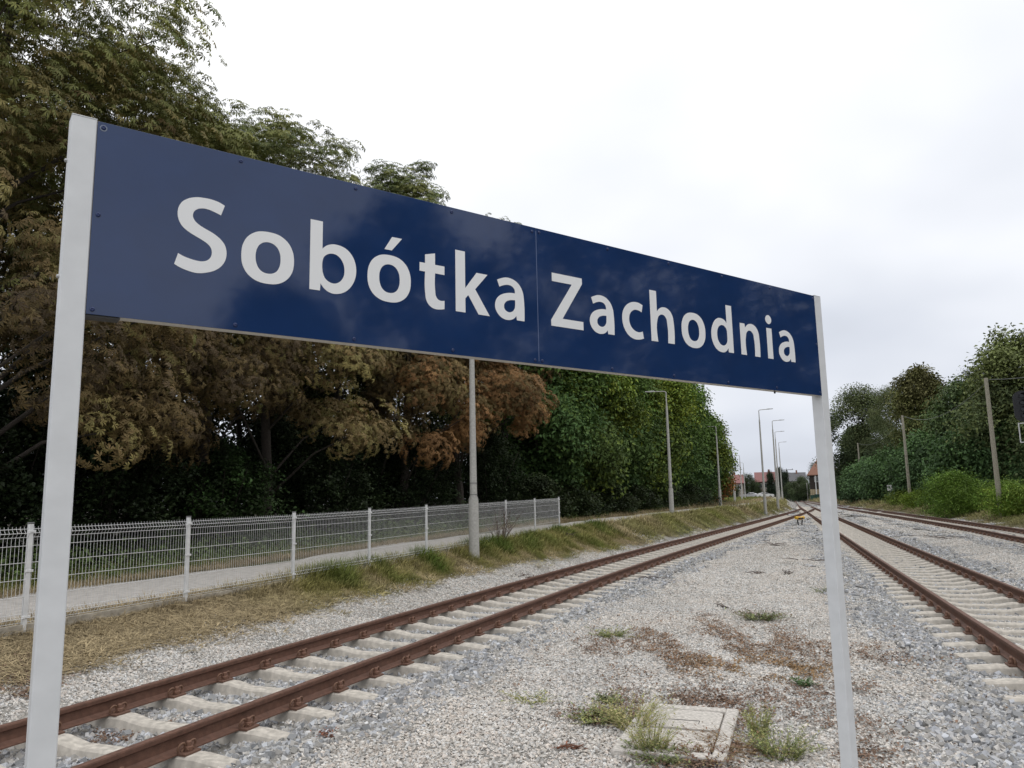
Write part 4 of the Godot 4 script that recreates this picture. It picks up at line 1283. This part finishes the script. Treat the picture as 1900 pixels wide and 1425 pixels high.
# ---------- weeds, litter, cover slab ----------
func weed(label: String, x: float, z: float, h: float, w: float, stems: int, lean: float, cols: Array, leafy: int, leaf := 0.018) -> void:
	var o := thing("weed", label, "weed", on(x, z, -0.01))
	var mb := MB.new()
	var lf := MB.new()
	for i in stems:
		var a := rng.randf() * TAU
		var b := Vector3(cos(a), 0, sin(a)) * w * 0.25 * sqrt(rng.randf())
		var d := Vector3(cos(a + rng.randf_range(-0.8, 0.8)), 0, sin(a + rng.randf_range(-0.8, 0.8))) * lean * w * rng.randf_range(0.2, 0.8)
		var hh := h * rng.randf_range(0.5, 1.1)
		var c: Color = cols[rng.randi() % cols.size()]
		mb.col = c
		var p1 := b + d * 0.4 + Vector3(0, hh * 0.6, 0); var p2 := b + d + Vector3(0, hh, 0)
		mb.tube([b, p1, p2], [0.0022, 0.0017, 0.0008], 3, false)
		for j in leafy:
			var f := rng.randf_range(0.08, 1.0)
			var q := b.lerp(p1, f * 1.6) if f < 0.62 else p1.lerp(p2, (f - 0.62) / 0.38)
			var an := rng.randf() * TAU
			var ld := Vector3(cos(an), rng.randf_range(-0.2, 0.9), sin(an)).normalized()
			var l := leaf * rng.randf_range(0.6, 1.5)
			var s := ld.cross(Vector3.UP).normalized() * l * 0.22
			var c2: Color = cols[rng.randi() % cols.size()]
			lf.col = c2 * rng.randf_range(0.75, 1.25)
			lf.tri_o(q, q + ld * l * 0.5 + s, q + ld * l, Vector3.UP); lf.tri_o(q, q + ld * l, q + ld * l * 0.5 - s, Vector3.UP)
	part("stalks", mb.done(M.plant), o)
	if leafy: part("leaves", lf.done(M.plant), o).set_meta("kind", "stuff")

func flake() -> ArrayMesh:
	var mb := MB.new()
	for i in 3:
		var o := Vector3(rng.randf_range(-0.03, 0.03), rng.randf_range(0.0, 0.012), rng.randf_range(-0.03, 0.03))
		var a := rng.randf() * TAU
		var d := Vector3(cos(a), rng.randf_range(-0.1, 0.5), sin(a)); var s := Vector3(-sin(a), rng.randf_range(-0.2, 0.4), cos(a)) * 0.35
		var l := rng.randf_range(0.018, 0.04)
		var k := rng.randf_range(0.7, 1.3)
		mb.col = Color(k, k, k)
		mb.tri_o(o, o + (d * 0.5 + s) * l, o + d * l, Vector3.UP); mb.tri_o(o, o + d * l, o + (d * 0.5 - s) * l + Vector3(0, 0.006, 0), Vector3.UP)
	return mb.done(M.grass)

func twig(label: String, x: float, z: float, size: float, n: int, cols: Color, leaves: bool) -> void:
	var o := thing("dead_branch" if not leaves else "dead_leaf_clump", label, "dead branch" if not leaves else "dead leaves", on(x, z, 0.015), rng.randf() * TAU)
	var mb := MB.new()
	mb.col = cols
	for i in n:
		var a := rng.randf_range(-0.5, 0.5) + (PI if rng.randf() < 0.3 else 0.0)
		var b := Vector3(rng.randf_range(-0.5, 0.3), rng.randf_range(0.0, 0.04), rng.randf_range(-0.1, 0.1)) * size
		var l := size * rng.randf_range(0.25, 0.8)
		var e := b + Vector3(cos(a), rng.randf_range(0.0, 0.22), sin(a)) * l
		mb.tube([b, b.lerp(e, 0.5) + Vector3(0, rng.randf_range(-0.02, 0.05) * size, rng.randf_range(-0.08, 0.08) * size), e], [0.008, 0.006, 0.003], 4, false)
	part("twigs", mb.done(M.plant), o)
	if leaves:
		var lf := MB.new()
		for i in n * 5:
			var q := Vector3(rng.randfn() * 0.28, absf(rng.randfn()) * 0.08, rng.randfn() * 0.22) * size
			var an := rng.randf() * TAU
			var d := Vector3(cos(an), rng.randf_range(-0.3, 0.8), sin(an)); var s := Vector3(-sin(an), rng.randf_range(-0.4, 0.4), cos(an)) * 0.3
			var l := rng.randf_range(0.03, 0.07) * minf(1.0, size * 2.0)
			lf.col = cols * rng.randf_range(0.8, 2.2)
			lf.tri_o(q, q + (d * 0.5 + s) * l, q + d * l, Vector3.UP); lf.tri_o(q, q + d * l, q + (d * 0.5 - s) * l, Vector3.UP)
		part("leaves", lf.done(M.plant), o).set_meta("kind", "stuff")

func make_small_things() -> void:
	# concrete chamber with two covers
	var t := thing("cable_chamber", "worn concrete chamber cover half overgrown with weeds in the gravel", "manhole cover", on(1.35, 6.80, 0.0), -0.347)
	var w := 0.86; var d := 1.42
	var mb := MB.new()
	for s: float in [-1.0, 1.0]:
		mb.box(Vector3(s * (w / 2 - 0.055), 0.0, 0), Vector3(0.11, 0.12, d), Basis(), 0.012)
		mb.box(Vector3(0, -0.0012, s * (d / 2 - 0.055)), Vector3(w - 0.22, 0.12, 0.108), Basis(), 0.008)
	part("frame", mb.done(M.slab), t)
	for k in 2:
		var cz: float = -0.29 if k == 0 else 0.305
		mb = MB.new()
		var pw := w - 0.245; var pd := 0.565
		var pts := []
		for c: Array in [[1, 1], [-1, 1], [-1, -1], [1, -1]]:
			for i in 5:
				var a: float = atan2(c[1], c[0]) - PI / 4 + i * PI / 8
				pts.append(Vector2(c[0] * (pw / 2 - 0.07) + cos(a) * 0.07, c[1] * (pd / 2 - 0.07) + sin(a) * 0.07))
		var top := 0.054 if k == 0 else 0.046
		for i in pts.size():
			var p: Vector2 = pts[i]; var q: Vector2 = pts[(i + 1) % pts.size()]
			mb.tri_o(Vector3(0, top, cz), Vector3(p.x, top, p.y + cz), Vector3(q.x, top, q.y + cz), Vector3.UP)
			mb.quad_o(Vector3(p.x, top, p.y + cz), Vector3(q.x, top, q.y + cz), Vector3(q.x * 1.01, -0.05, q.y * 1.01 + cz), Vector3(p.x * 1.01, -0.05, p.y * 1.01 + cz), Vector3(p.x, 0, p.y))
		var lid := part("cover_plate", mb.done(M.slab), t)
		if k == 0:
			mb = MB.new()
			mb.box(Vector3(0.0, top + 0.002, cz + 0.05), Vector3(0.27, 0.003, 0.006), Basis(Vector3.UP, 0.03))
			mb.box(Vector3(0.135, top + 0.002, cz + 0.085), Vector3(0.005, 0.003, 0.07), Basis())
			part("crack", mb.done(M.dark), lid)
	mb = MB.new()
	mb.box(Vector3(0, -0.055, 0), Vector3(w - 0.2, 0.04, d - 0.2))
	part("chamber_bottom", mb.done(M.dark), t)
	# weeds
	var dry := [Color(0.46, 0.38, 0.20), Color(0.40, 0.35, 0.17), Color(0.32, 0.31, 0.13)]
	var yg := [Color(0.30, 0.31, 0.10), Color(0.36, 0.33, 0.13), Color(0.22, 0.26, 0.08)]
	var gn := [Color(0.14, 0.18, 0.06), Color(0.19, 0.21, 0.08), Color(0.11, 0.14, 0.05)]
	weed("large straw-coloured weed tuft at the left rim of the concrete cover", 0.98, 7.02, 0.25, 0.54, 120, 0.8, dry + yg, 12, 0.024)
	weed("low leafy green weed left of the straw-coloured tuft", 0.70, 7.20, 0.10, 0.38, 60, 1.0, gn + yg, 14, 0.034)
	weed("stalky weed growing over the near left corner of the concrete cover", 1.02, 6.30, 0.27, 0.40, 90, 0.8, yg + [Color(0.28, 0.24, 0.12)], 14, 0.022)
	weed("fresh green weed at the foot of the stalky one", 1.05, 6.14, 0.10, 0.31, 70, 1.0, gn, 14, 0.030)
	weed("upright yellow-green weed right of the concrete cover", 1.98, 6.70, 0.27, 0.27, 60, 0.5, yg, 14, 0.020)
	weed("bushy weed right of the concrete cover's near corner", 1.98, 6.15, 0.22, 0.45, 100, 0.8, yg + gn, 14, 0.024)
	weed("small fresh green weed left of the bare post's foot", 2.94, 8.30, 0.09, 0.16, 40, 1.0, [Color(0.07, 0.13, 0.04), Color(0.09, 0.15, 0.05)], 12, 0.030)
	weed("green weed with a brown edge farther along the gravel strip", 3.85, 12.6, 0.13, 0.59, 90, 1.0, gn + [Color(0.14, 0.09, 0.05)], 12, 0.04)
	weed("sparse green weed at the left edge of the brown patches", 1.36, 11.4, 0.11, 0.45, 60, 1.0, gn + yg, 10, 0.036)
	weed("thin olive weed alone in the pale gravel", 0.12, 7.95, 0.07, 0.36, 40, 1.2, yg, 9, 0.026)
	weed("tiny leafy weed above the straw-coloured tuft", 0.86, 7.85, 0.08, 0.23, 34, 1.0, gn, 12, 0.030)
	weed("dry weed on the right rim of the concrete cover", 1.70, 6.35, 0.10, 0.41, 90, 1.2, [Color(0.22, 0.12, 0.07), Color(0.28, 0.2, 0.1)], 10, 0.022)
	weed("brown withered weed across the front of the concrete cover", 1.38, 6.42, 0.07, 0.54, 110, 1.3, [Color(0.17, 0.10, 0.06), Color(0.24, 0.17, 0.09)], 10, 0.022)
	weed("reddish withered weed on the near end of the concrete cover", 1.38, 6.10, 0.10, 0.31, 80, 1.1, [Color(0.15, 0.07, 0.05), Color(0.2, 0.11, 0.06), Color(0.26, 0.2, 0.1)], 12, 0.024)
	weed("faint green weed far along the gravel strip", 6.2, 15.8, 0.12, 0.45, 40, 1.0, gn, 9, 0.03)
	# brown litter of dead moss and leaves
	var fm := flake()
	var xf := []; var cc := []
	var spots := [[2.7, 10.6, 2.6, 2.2, 700, 0], [1.6, 8.4, 1.8, 1.2, 240, 1], [2.1, 11.4, 1.0, 0.9, 420, 0], [2.9, 11.9, 1.1, 0.9, 420, 0], [2.5, 10.3, 1.1, 0.9, 620, 0], [3.4, 10.6, 1.0, 0.8, 420, 0], [1.9, 9.7, 0.9, 0.8, 380, 0], [4.1, 9.6, 1.0, 0.5, 240, 1], [4.3, 10.6, 1.0, 0.6, 200, 1], [1.2, 10.5, 0.8, 0.6, 190, 1], [2.9, 9.05, 0.7, 0.45, 620, 2], [2.5, 9.5, 0.8, 0.5, 300, 2], [1.38, 6.45, 0.40, 0.25, 420, 1], [1.3, 6.15, 0.4, 0.2, 200, 1], [2.2, 6.8, 0.6, 0.5, 280, 1], [2.15, 7.8, 0.8, 0.5, 260, 1], [1.6, 7.85, 0.7, 0.35, 260, 1], [3.0, 8.1, 0.9, 0.4, 130, 1], [0.8, 7.4, 0.45, 0.4, 200, 1], [2.35, 6.15, 0.5, 0.4, 240, 1], [2.8, 6.9, 0.6, 0.5, 160, 1], [3.6, 13.2, 0.9, 0.5, 160, 1], [9.5, 29.0, 1.4, 2.0, 200, 1], [-5.45, 8.9, 0.5, 0.5, 420, 1], [-5.1, 8.2, 0.4, 0.4, 220, 1], [-3.6, 7.2, 0.3, 0.2, 60, 1], [-3.0, 7.7, 0.3, 0.2, 50, 1]]
	for s in spots:
		for i in int(s[4] * 1.8):
			var x: float = s[0] + rng.randfn() * s[2] * 0.5; var z: float = s[1] + rng.randfn() * s[3] * 0.6
			if fn.get_noise_2d(x * 22.0, z * 9.0) < rng.randf_range(-0.25, 0.12): continue
			var sc := rng.randf_range(0.5, 1.3)
			xf.append(Transform3D(Basis.from_euler(Vector3(rng.randf_range(-0.3, 0.3), rng.randf() * TAU, rng.randf_range(-0.3, 0.3))).scaled(Vector3.ONE * sc), on(x, z, 0.008 + rng.randf() * 0.014)))
			var c: Color = [Color(0.25, 0.165, 0.11), Color(0.20, 0.135, 0.10), Color(0.28, 0.185, 0.10)][s[5]]
			cc.append(c * rng.randf_range(0.6, 1.35))
	for i in 900:
		var z := 4.5 + 24.0 * pow(rng.randf(), 1.4)
		var x := xa(z) + rng.randf_range(-2.4, 8.0) * 1.08
		if not in_view(x, z): continue
		xf.append(Transform3D(Basis.from_euler(Vector3(rng.randf_range(-0.3, 0.3), rng.randf() * TAU, 0)).scaled(Vector3.ONE * rng.randf_range(0.3, 0.8)), on(x, z, 0.02)))
		cc.append(Color(0.17, 0.11, 0.07) * rng.randf_range(0.5, 1.4))
	tag(copies("leaf_litter", fm, xf, cc, self), "brown dead moss and leaf crumbs in patches on the pale gravel", "litter", "", "stuff")
	var bc := Color(0.07, 0.05, 0.04)
	twig("dead brown branch lying across the gravel strip, nearer of the two long ones", 6.7, 19.5, 0.75, 11, bc, false)
	twig("dead brown branch on the gravel strip, farther of the two long ones", 9.9, 30.0, 1.3, 12, bc, true)
	twig("short dead branch near the left ballast of the right-hand track", 8.6, 23.1, 0.8, 7, bc, false)
	twig("small dark twig left of the long dead branch", 6.0, 19.7, 0.4, 6, bc, true)
	twig("clump of reddish dead leaves on the ballast in front of the near rail", -1.65, 6.95, 0.26, 9, Color(0.13, 0.055, 0.035), true)
	twig("clump of reddish dead leaves low in the pale gravel", 0.38, 6.43, 0.20, 7, Color(0.15, 0.06, 0.035), true)
	twig("small reddish dead leaf between the rail and the weeds", -0.50, 6.90, 0.07, 4, Color(0.16, 0.06, 0.035), true)
	twig("dark dead branch by the far rail near the thick lamp post", 0.25, 19.6, 0.6, 8, bc, true)
	twig("dead branch at the foot of the grass bank", 1.7, 27.2, 1.2, 10, bc, true)
	twig("dark twig in the gravel right of the near rail", 3.3, 18.9, 0.5, 7, bc, true)
	twig("single twig below the long dead branches", 3.6, 14.0, 0.45, 5, bc, false)
	twig("long dark twig beyond the right-hand track", 16.8, 30.5, 1.8, 9, bc, false)
	twig("short dark twig beyond the right-hand track, nearer than the long one", 15.6, 24.0, 0.7, 6, bc, true)
	# leafless shrub at the fence
	var o := thing("bare_shrub", "small leafless shrub with upright twigs at the foot of the fence", "shrub", on(-0.42, 23.1, -0.05))
	mb = MB.new()
	mb.col = Color(0.16, 0.12, 0.10)
	for i in 26:
		var a := rng.randf() * TAU
		var e := Vector3(cos(a) * rng.randf_range(0.15, 0.75), rng.randf_range(0.5, 1.15), sin(a) * rng.randf_range(0.15, 0.6))
		mb.tube([Vector3(cos(a), 0, sin(a)) * 0.08, e * 0.5 + Vector3(rng.randf_range(-0.1, 0.1), 0, 0), e], [0.012, 0.008, 0.003], 4, false)
		for j in 3:
			var b := e * rng.randf_range(0.4, 0.9)
			mb.tube([b, b + Vector3(rng.randf_range(-0.2, 0.2), rng.randf_range(0.05, 0.3), rng.randf_range(-0.2, 0.2))], [0.006, 0.002], 3, false)
	part("twigs", mb.done(M.plant), o)

# ---------- poles, signs, signal ----------
func make_poles() -> void:
	var ps := [[27.05, 43.4, 7.9, "nearest weathered wooden pole on the right bank, beside the signal"], [37.4, 73.5, 8.6, "middle weathered wooden pole behind the white board sign"], [51.5, 115.0, 8.6, "farthest wooden pole, in front of the dark round tree"]]
	var tops := []
	for a in ps:
		var t := thing("wooden_pole", a[3], "utility pole", on(a[0], a[1]), 0.0, "wooden poles on the right bank")
		var mb := MB.new()
		mb.tube([Vector3(0, -0.3, 0), Vector3(0, a[2], 0)], [0.15, 0.10], 10)
		part("shaft", mb.done(M.wood), t)
		mb = MB.new()
		mb.tube([Vector3(0, a[2] - 0.25, 0), Vector3(0.16, a[2] - 0.2, 0.05), Vector3(0.16, a[2] - 0.08, 0.05)], [0.015, 0.015, 0.04], 6)
		part("insulator", mb.done(M.dark), t)
		tops.append(on(a[0], a[1]) + Vector3(0.16, a[2] - 0.1, 0.05))
	tops.push_front(V(22.5, 8.6, 18.0))
	var cl := ["cable from the nearest wooden pole to the right edge of the picture", "cable between the nearest and the middle wooden pole", "cable between the middle and the farthest wooden pole"]
	for i in 3:
		var mb := MB.new()
		var pts := []; var rad := []
		for k in 15:
			var f := k / 14.0
			pts.append((tops[i] as Vector3).lerp(tops[i + 1], f) - Vector3(0, 1.1 * 4.0 * f * (1.0 - f), 0)); rad.append(0.018)
		mb.tube(pts, rad, 5)
		var c := part("overhead_cable", mb.done(M.cable), self)
		tag(c, cl[i], "cable", "cables between the wooden poles")
	# white board sign
	var zs := ray_z(0.4835, 4.6, true)
	var t := thing("board_sign", "small white square sign on a thin grey post beside the far track", "sign", on(0.4835 * zs, zs))
	var mb := MB.new()
	mb.tube([Vector3(0, -0.3, 0), Vector3(0, 1.75, 0)], [0.04, 0.04], 8)
	part("post", mb.done(M.steel), t)
	mb = MB.new()
	mb.box(Vector3(0, 1.75, 0.05), Vector3(0.50, 0.62, 0.02), Basis(Vector3.UP, -0.3), 0.004)
	var b := part("board", mb.done(M.white), t)
	mb = MB.new()
	mb.box(Vector3(-0.003, 1.83, 0.063), Vector3(0.11, 0.24, 0.006), Basis(Vector3.UP, -0.3))
	part("dark_mark", mb.done(M.dark), b)
	# signal at the right edge
	t = thing("railway_signal", "black multi-lamp railway signal with a white bracket, cut by the right edge", "railway signal", on(23.36, 35.0), -0.42)
	mb = MB.new()
	mb.tube([Vector3(0.35, -0.3, -0.2), Vector3(0.35, 6.3, -0.2)], [0.07, 0.06], 12)
	part("mast", mb.done(M.white), t)
	mb = MB.new()
	var n := 14
	var prev: Vector3
	for i in 40:   # rounded back board
		var a := TAU * i / 40.0; var a2 := TAU * (i + 1) / 40.0
		var f := func(q: float) -> Vector3: return Vector3(clampf(cos(q) * 1.6, -1, 1) * 0.0 + cos(q) * 0.36, 5.5 + signf(sin(q)) * 0.36 + sin(q) * 0.36, 0)
		var p: Vector3 = f.call(a); var q: Vector3 = f.call(a2)
		mb.tri_o(Vector3(0, 5.5, 0.0), p, q, Vector3.BACK)
		mb.quad_o(p, q, q - Vector3(0, 0, 0.03), p - Vector3(0, 0, 0.03), Vector3(cos(a), sin(a), 0))
		mb.tri_o(Vector3(0, 5.5, -0.03), p - Vector3(0, 0, 0.03), q - Vector3(0, 0, 0.03), Vector3.FORWARD)
	mb.box(Vector3(0, 5.5, -0.12), Vector3(0.34, 1.3, 0.18), Basis(), 0.02)
	var hd := part("head", mb.done(M.black), t)
	for k in 4:
		mb = MB.new()
		var y := 6.0 - k * 0.31
		var lens := MB.new()
		lens.tube([Vector3(0, y, 0.005), Vector3(0, y, 0.03)], [0.10, 0.10], 14)
		part("lens", lens.done(M.glass_dark), hd)
		for i in 9:
			var a := -0.35 + (PI + 0.7) * i / 9.0; var a2 := -0.35 + (PI + 0.7) * (i + 1) / 9.0
			var p := Vector3(cos(a) * 0.12, y + sin(a) * 0.12, 0); var q := Vector3(cos(a2) * 0.12, y + sin(a2) * 0.12, 0)
			var dl := 0.16 + 0.12 * sin(clampf(a, 0, PI)); var dl2 := 0.16 + 0.12 * sin(clampf(a2, 0, PI))
			mb.quad_o(p, q, q + Vector3(0, -0.02, dl2), p + Vector3(0, -0.02, dl), Vector3(cos(a), sin(a), 0))
			mb.quad_o(p * Vector3(0.95, 1, 1), q * Vector3(0.95, 1, 1), q * Vector3(0.95, 1, 1) + Vector3(0, -0.03, dl2), p * Vector3(0.95, 1, 1) + Vector3(0, -0.03, dl), -Vector3(cos(a), sin(a), 0))
		part("visor", mb.done(M.visor), hd)
	mb = MB.new()
	for q: Array in [[Vector3(-0.24, 4.75, 0), Vector3(-0.24, 3.85, 0)], [Vector3(-0.24, 3.85, 0), Vector3(0.5, 3.85, 0)], [Vector3(-0.24, 4.72, 0), Vector3(0.5, 4.72, 0)], [Vector3(0.5, 4.75, 0), Vector3(0.5, 3.85, 0)]]:
		mb.tube([q[0], q[1]], [0.028, 0.028], 6)
	part("bracket", mb.done(M.white), t)
	mb = MB.new()
	mb.box(Vector3(0.16, 4.48, 0.03), Vector3(0.36, 0.42, 0.015), Basis(), 0.004)
	part("plate", mb.done(M.white), t)
	# yellow and black ground marker near the frog
	t = thing("track_marker", "small yellow two-armed marker on black legs before the far turnout", "track marker", on(17.6, 48.2), 0.25)
	for s: float in [-1.0, 1.0]:
		mb = MB.new()
		mb.tube([Vector3(s * 0.10, -0.1, 0), Vector3(s * 0.17, 0.36, 0)], [0.035, 0.04], 8)
		part("leg", mb.done(M.black), t)
		mb = MB.new()
		mb.tube([Vector3(s * 0.02, 0.45, 0), Vector3(s * 0.30, 0.50, 0)], [0.105, 0.10], 10)
		part("yellow_arm", mb.done(M.yellow), t)
		mb = MB.new()
		mb.tube([Vector3(s * 0.03, 0.44, 0.085), Vector3(s * 0.16, 0.46, 0.095)], [0.05, 0.05], 8)
		part("dark_end", mb.done(M.black), t)

func car(label: String, at: Vector3, turn: float, m: Material) -> void:
	var t := thing("parked_car", label, "car", at, turn)
	var side := [Vector2(-2.1, 0.35), Vector2(-2.12, 0.75), Vector2(-1.9, 0.95), Vector2(-1.1, 1.02), Vector2(-0.35, 1.42), Vector2(0.9, 1.46), Vector2(1.75, 1.08), Vector2(2.05, 0.98), Vector2(2.1, 0.4)]
	var mb := MB.new()
	var win := MB.new()
	for i in side.size() - 1:
		var p: Vector2 = side[i]; var q: Vector2 = side[i + 1]
		var wp := 0.86 if p.y < 1.05 else 0.66; var wq := 0.86 if q.y < 1.05 else 0.66
		var tgt := win if (i == 3 or i == 5) else mb
		tgt.quad_o(Vector3(p.x, p.y, -wp), Vector3(p.x, p.y, wp), Vector3(q.x, q.y, wq), Vector3(q.x, q.y, -wq), Vector3(p.y - q.y, q.x - p.x, 0))
	for s: float in [-1.0, 1.0]:
		var low := [Vector2(-2.1, 0.3), Vector2(-2.12, 0.75), Vector2(-1.9, 0.95), Vector2(-1.1, 1.02), Vector2(1.75, 1.08), Vector2(2.05, 0.98), Vector2(2.1, 0.3)]
		for i in range(1, low.size() - 1):
			mb.tri_o(Vector3(low[0].x, low[0].y, s * 0.86), Vector3(low[i].x, low[i].y, s * 0.86), Vector3(low[i + 1].x, low[i + 1].y, s * 0.86), Vector3(0, 0, s))
		mb.quad_o(Vector3(-0.35, 1.42, s * 0.66), Vector3(0.9, 1.46, s * 0.66), Vector3(0.86, 1.38, s * 0.70), Vector3(-0.28, 1.35, s * 0.70), Vector3(0, 0.3, s))
		for x0: Array in [[-1.0, -0.3, 0.0, 0.05], [0.08, 0.1, 0.85, 1.6]]:
			win.quad_o(Vector3(x0[0], 1.03, s * 0.862), Vector3(x0[1], 1.36, s * 0.702), Vector3(x0[2] if x0[2] > 0.0 else 0.02, 1.37, s * 0.702), Vector3(x0[3], 1.04, s * 0.862), Vector3(0, 0.3, s))
		mb.quad_o(Vector3(-1.1, 1.02, s * 0.855), Vector3(1.75, 1.08, s * 0.855), Vector3(0.9, 1.38, s * 0.68), Vector3(-0.35, 1.36, s * 0.68), Vector3(0, 0.3, s))
		for x: float in [-1.3, 1.28]:
			var wh := MB.new()
			wh.tube([Vector3(x, 0.31, s * 0.70), Vector3(x, 0.31, s * 0.88)], [0.32, 0.32], 16)
			var wheel := part("wheel", wh.done(M.black), t)
			var rim := MB.new()
			rim.tube([Vector3(x, 0.31, s * 0.87), Vector3(x, 0.31, s * 0.89)], [0.20, 0.18], 12)
			part("rim", rim.done(M.steel), wheel)
		var hl := MB.new()
		hl.box(Vector3(-2.06, 0.78, s * 0.62), Vector3(0.12, 0.14, 0.3), Basis(), 0.02)
		part("headlight", hl.done(M.lens), t)
	part("body", mb.done(m), t)
	part("windows", win.done(M.glass_dark), t)

func house(called: String, label: String, at: Vector3, turn: float, w: float, d: float, eave: float, top: float, wall: Material, roof: Material, hip := 0.0, wins := 3) -> Node3D:
	var t := thing(called, label, "house", at, turn)
	var mb := MB.new()
	mb.box(Vector3(0, eave / 2 - 0.3, 0), Vector3(w, eave + 0.6, d))
	if hip < 0.01:
		for s: float in [-1.0, 1.0]:
			mb.tri_o(Vector3(s * w / 2, eave, -d / 2), Vector3(s * w / 2, eave, d / 2), Vector3(s * w / 2, top - 0.1, 0), Vector3(s, 0, 0))
	part("wall", mb.done(wall), t)
	mb = MB.new()
	var o := 0.5
	var ew := w / 2 + o; var ed := d / 2 + o; var ey := eave - 0.25
	var r0 := Vector3(-ew + hip, top, 0); var r1 := Vector3(ew - hip, top, 0)
	for s: float in [-1.0, 1.0]:
		mb.quad_o(Vector3(-ew, ey, s * ed), Vector3(ew, ey, s * ed), r1, r0, Vector3(0, 1, s))
		mb.quad_o(Vector3(-ew, ey - 0.18, s * ed * 0.99), Vector3(ew, ey - 0.18, s * ed * 0.99), r1 - Vector3(0, 0.18, 0), r0 - Vector3(0, 0.18, 0), Vector3(0, -1, -s))
		mb.quad_o(Vector3(-ew, ey, s * ed), Vector3(ew, ey, s * ed), Vector3(ew, ey - 0.18, s * ed * 0.99), Vector3(-ew, ey - 0.18, s * ed * 0.99), Vector3(0, 0, s))
		if hip > 0.0:
			mb.tri_o(Vector3(s * ew, ey, -ed), Vector3(s * ew, ey, ed), r1 if s > 0 else r0, Vector3(s, 1, 0))
	var rf := part("roof", mb.done(roof), t)
	mb = MB.new()
	mb.box(Vector3(w * 0.18, top + 0.1, 0.5), Vector3(0.5, 1.2, 0.5))
	part("chimney", mb.done(M.brick), rf)
	for i in wins:
		var x := -w / 2 + w * (i + 0.5) / wins
		mb = MB.new()
		mb.box(Vector3(x, eave - 1.35, d / 2 + 0.03), Vector3(1.15, 1.25, 0.08), Basis(), 0.01)
		var wn := part("window", mb.done(M.white), t)
		for s: float in [-1.0, 1.0]:
			mb = MB.new()
			mb.box(Vector3(x + s * 0.26, eave - 1.35, d / 2 + 0.075), Vector3(0.44, 1.05, 0.02))
			part("pane", mb.done(M.glass_dark), wn)
	return t

func make_far_things() -> void:
	var g := func(x: float, z: float) -> Vector3: return on(x, z)
	house("house", "red-roofed house behind the tall lamps and the cars", on(69.6, 214.0), -0.3, 5.0, 7.0, 4.6, 7.0, M.render_wall, M.roof_red)
	house("house", "pale house with a faded red roof left of the path lamps", on(57.4, 206.0), -0.2, 6.0, 8.0, 4.2, 6.2, M.render_wall, M.roof_red)
	house("house", "grey-roofed house behind the bushes right of the spruces", on(90.0, 250.0), -0.35, 7.0, 9.0, 5.2, 7.8, M.render_wall, M.roof_grey)
	var th := house("timber_house", "dark timber house with a red tiled hip roof behind the bare sign post", V(75.3, 0.6, 188.0), -0.38, 6.6, 7.0, 5.9, 9.6, M.timber, M.roof_tile, 2.6, 2)
	var mb := MB.new()
	for i in 14:   # pale boarded lower storey
		mb.box(Vector3(-3.1 + i * 0.47, 1.05, 3.56), Vector3(0.43, 2.3, 0.06), Basis(), 0.01)
	part("boarded_front", mb.done(M.boards), th)
	house("house", "brick house glimpsed through the dark tree right of the bare sign post", on(78.0, 172.0), -0.3, 9.0, 8.0, 4.5, 7.4, M.brick, M.roof_tile)
	car("silver car parked in front of the red-roofed house", on(60.6, 200.0), 0.1, M.car_silver)
	car("white car parked right of the silver one", on(64.0, 198.0), 2.75, M.car_white)
	var t := thing("white_post", "white-painted post at the corner of the dark timber house", "post", on(72.0, 185.0))
	mb = MB.new()
	mb.tube([Vector3(0, -0.3, 0), Vector3(0, 5.6, 0)], [0.13, 0.11], 8)
	part("shaft", mb.done(M.white), t)
	# A-shaped power pole
	t = thing("power_pole", "A-shaped wooden power pole above the far bushes", "utility pole", on(75.5, 214.0), -0.3)
	mb = MB.new()
	for s: float in [-1.0, 1.0]: mb.tube([Vector3(s * 0.9, -0.3, 0), Vector3(s * 0.1, 8.4, 0)], [0.16, 0.11], 8)
	part("legs", mb.done(M.wood_dark), t)
	mb = MB.new()
	mb.box(Vector3(0, 8.35, 0), Vector3(3.4, 0.14, 0.12))
	part("crossarm", mb.done(M.wood_dark), t)
	for x: float in [-1.5, 0.0, 1.5]:
		mb = MB.new()
		mb.lathe([Vector2(0.03, 8.4), Vector2(0.07, 8.55), Vector2(0.05, 8.7), Vector2(0.0, 8.75)], 8, Vector3(x, 0, 0))
		part("insulator", mb.done(M.black), t)
	t = thing("concrete_post", "plain concrete post before the bushes near the green bins", "post", on(71.0, 188.0))
	mb = MB.new()
	mb.tube([Vector3(0, -0.3, 0), Vector3(0, 4.4, 0)], [0.14, 0.11], 8)
	part("shaft", mb.done(M.lamp), t)
	for i in 3:
		t = thing("waste_bin", ["green waste bin left of the dark one by the far house", "dark waste bin with a pale lid by the far house", "green waste bin nearest the far concrete post"][i], "waste bin", on([71.6, 72.6, 70.6][i], 184.0), -0.2, "bins by the far house")
		mb = MB.new()
		mb.box(Vector3(0, 0.6, 0), Vector3(0.85, 1.15, 0.8), Basis(), 0.05)
		part("body", mb.done(M.bin_dark if i == 1 else M.bin_green), t)
		mb = MB.new()
		mb.box(Vector3(0, 1.22, 0), Vector3(0.92, 0.10, 0.88), Basis(), 0.03)
		part("lid", mb.done(M.lamphead if i == 1 else M.bin_green), t)
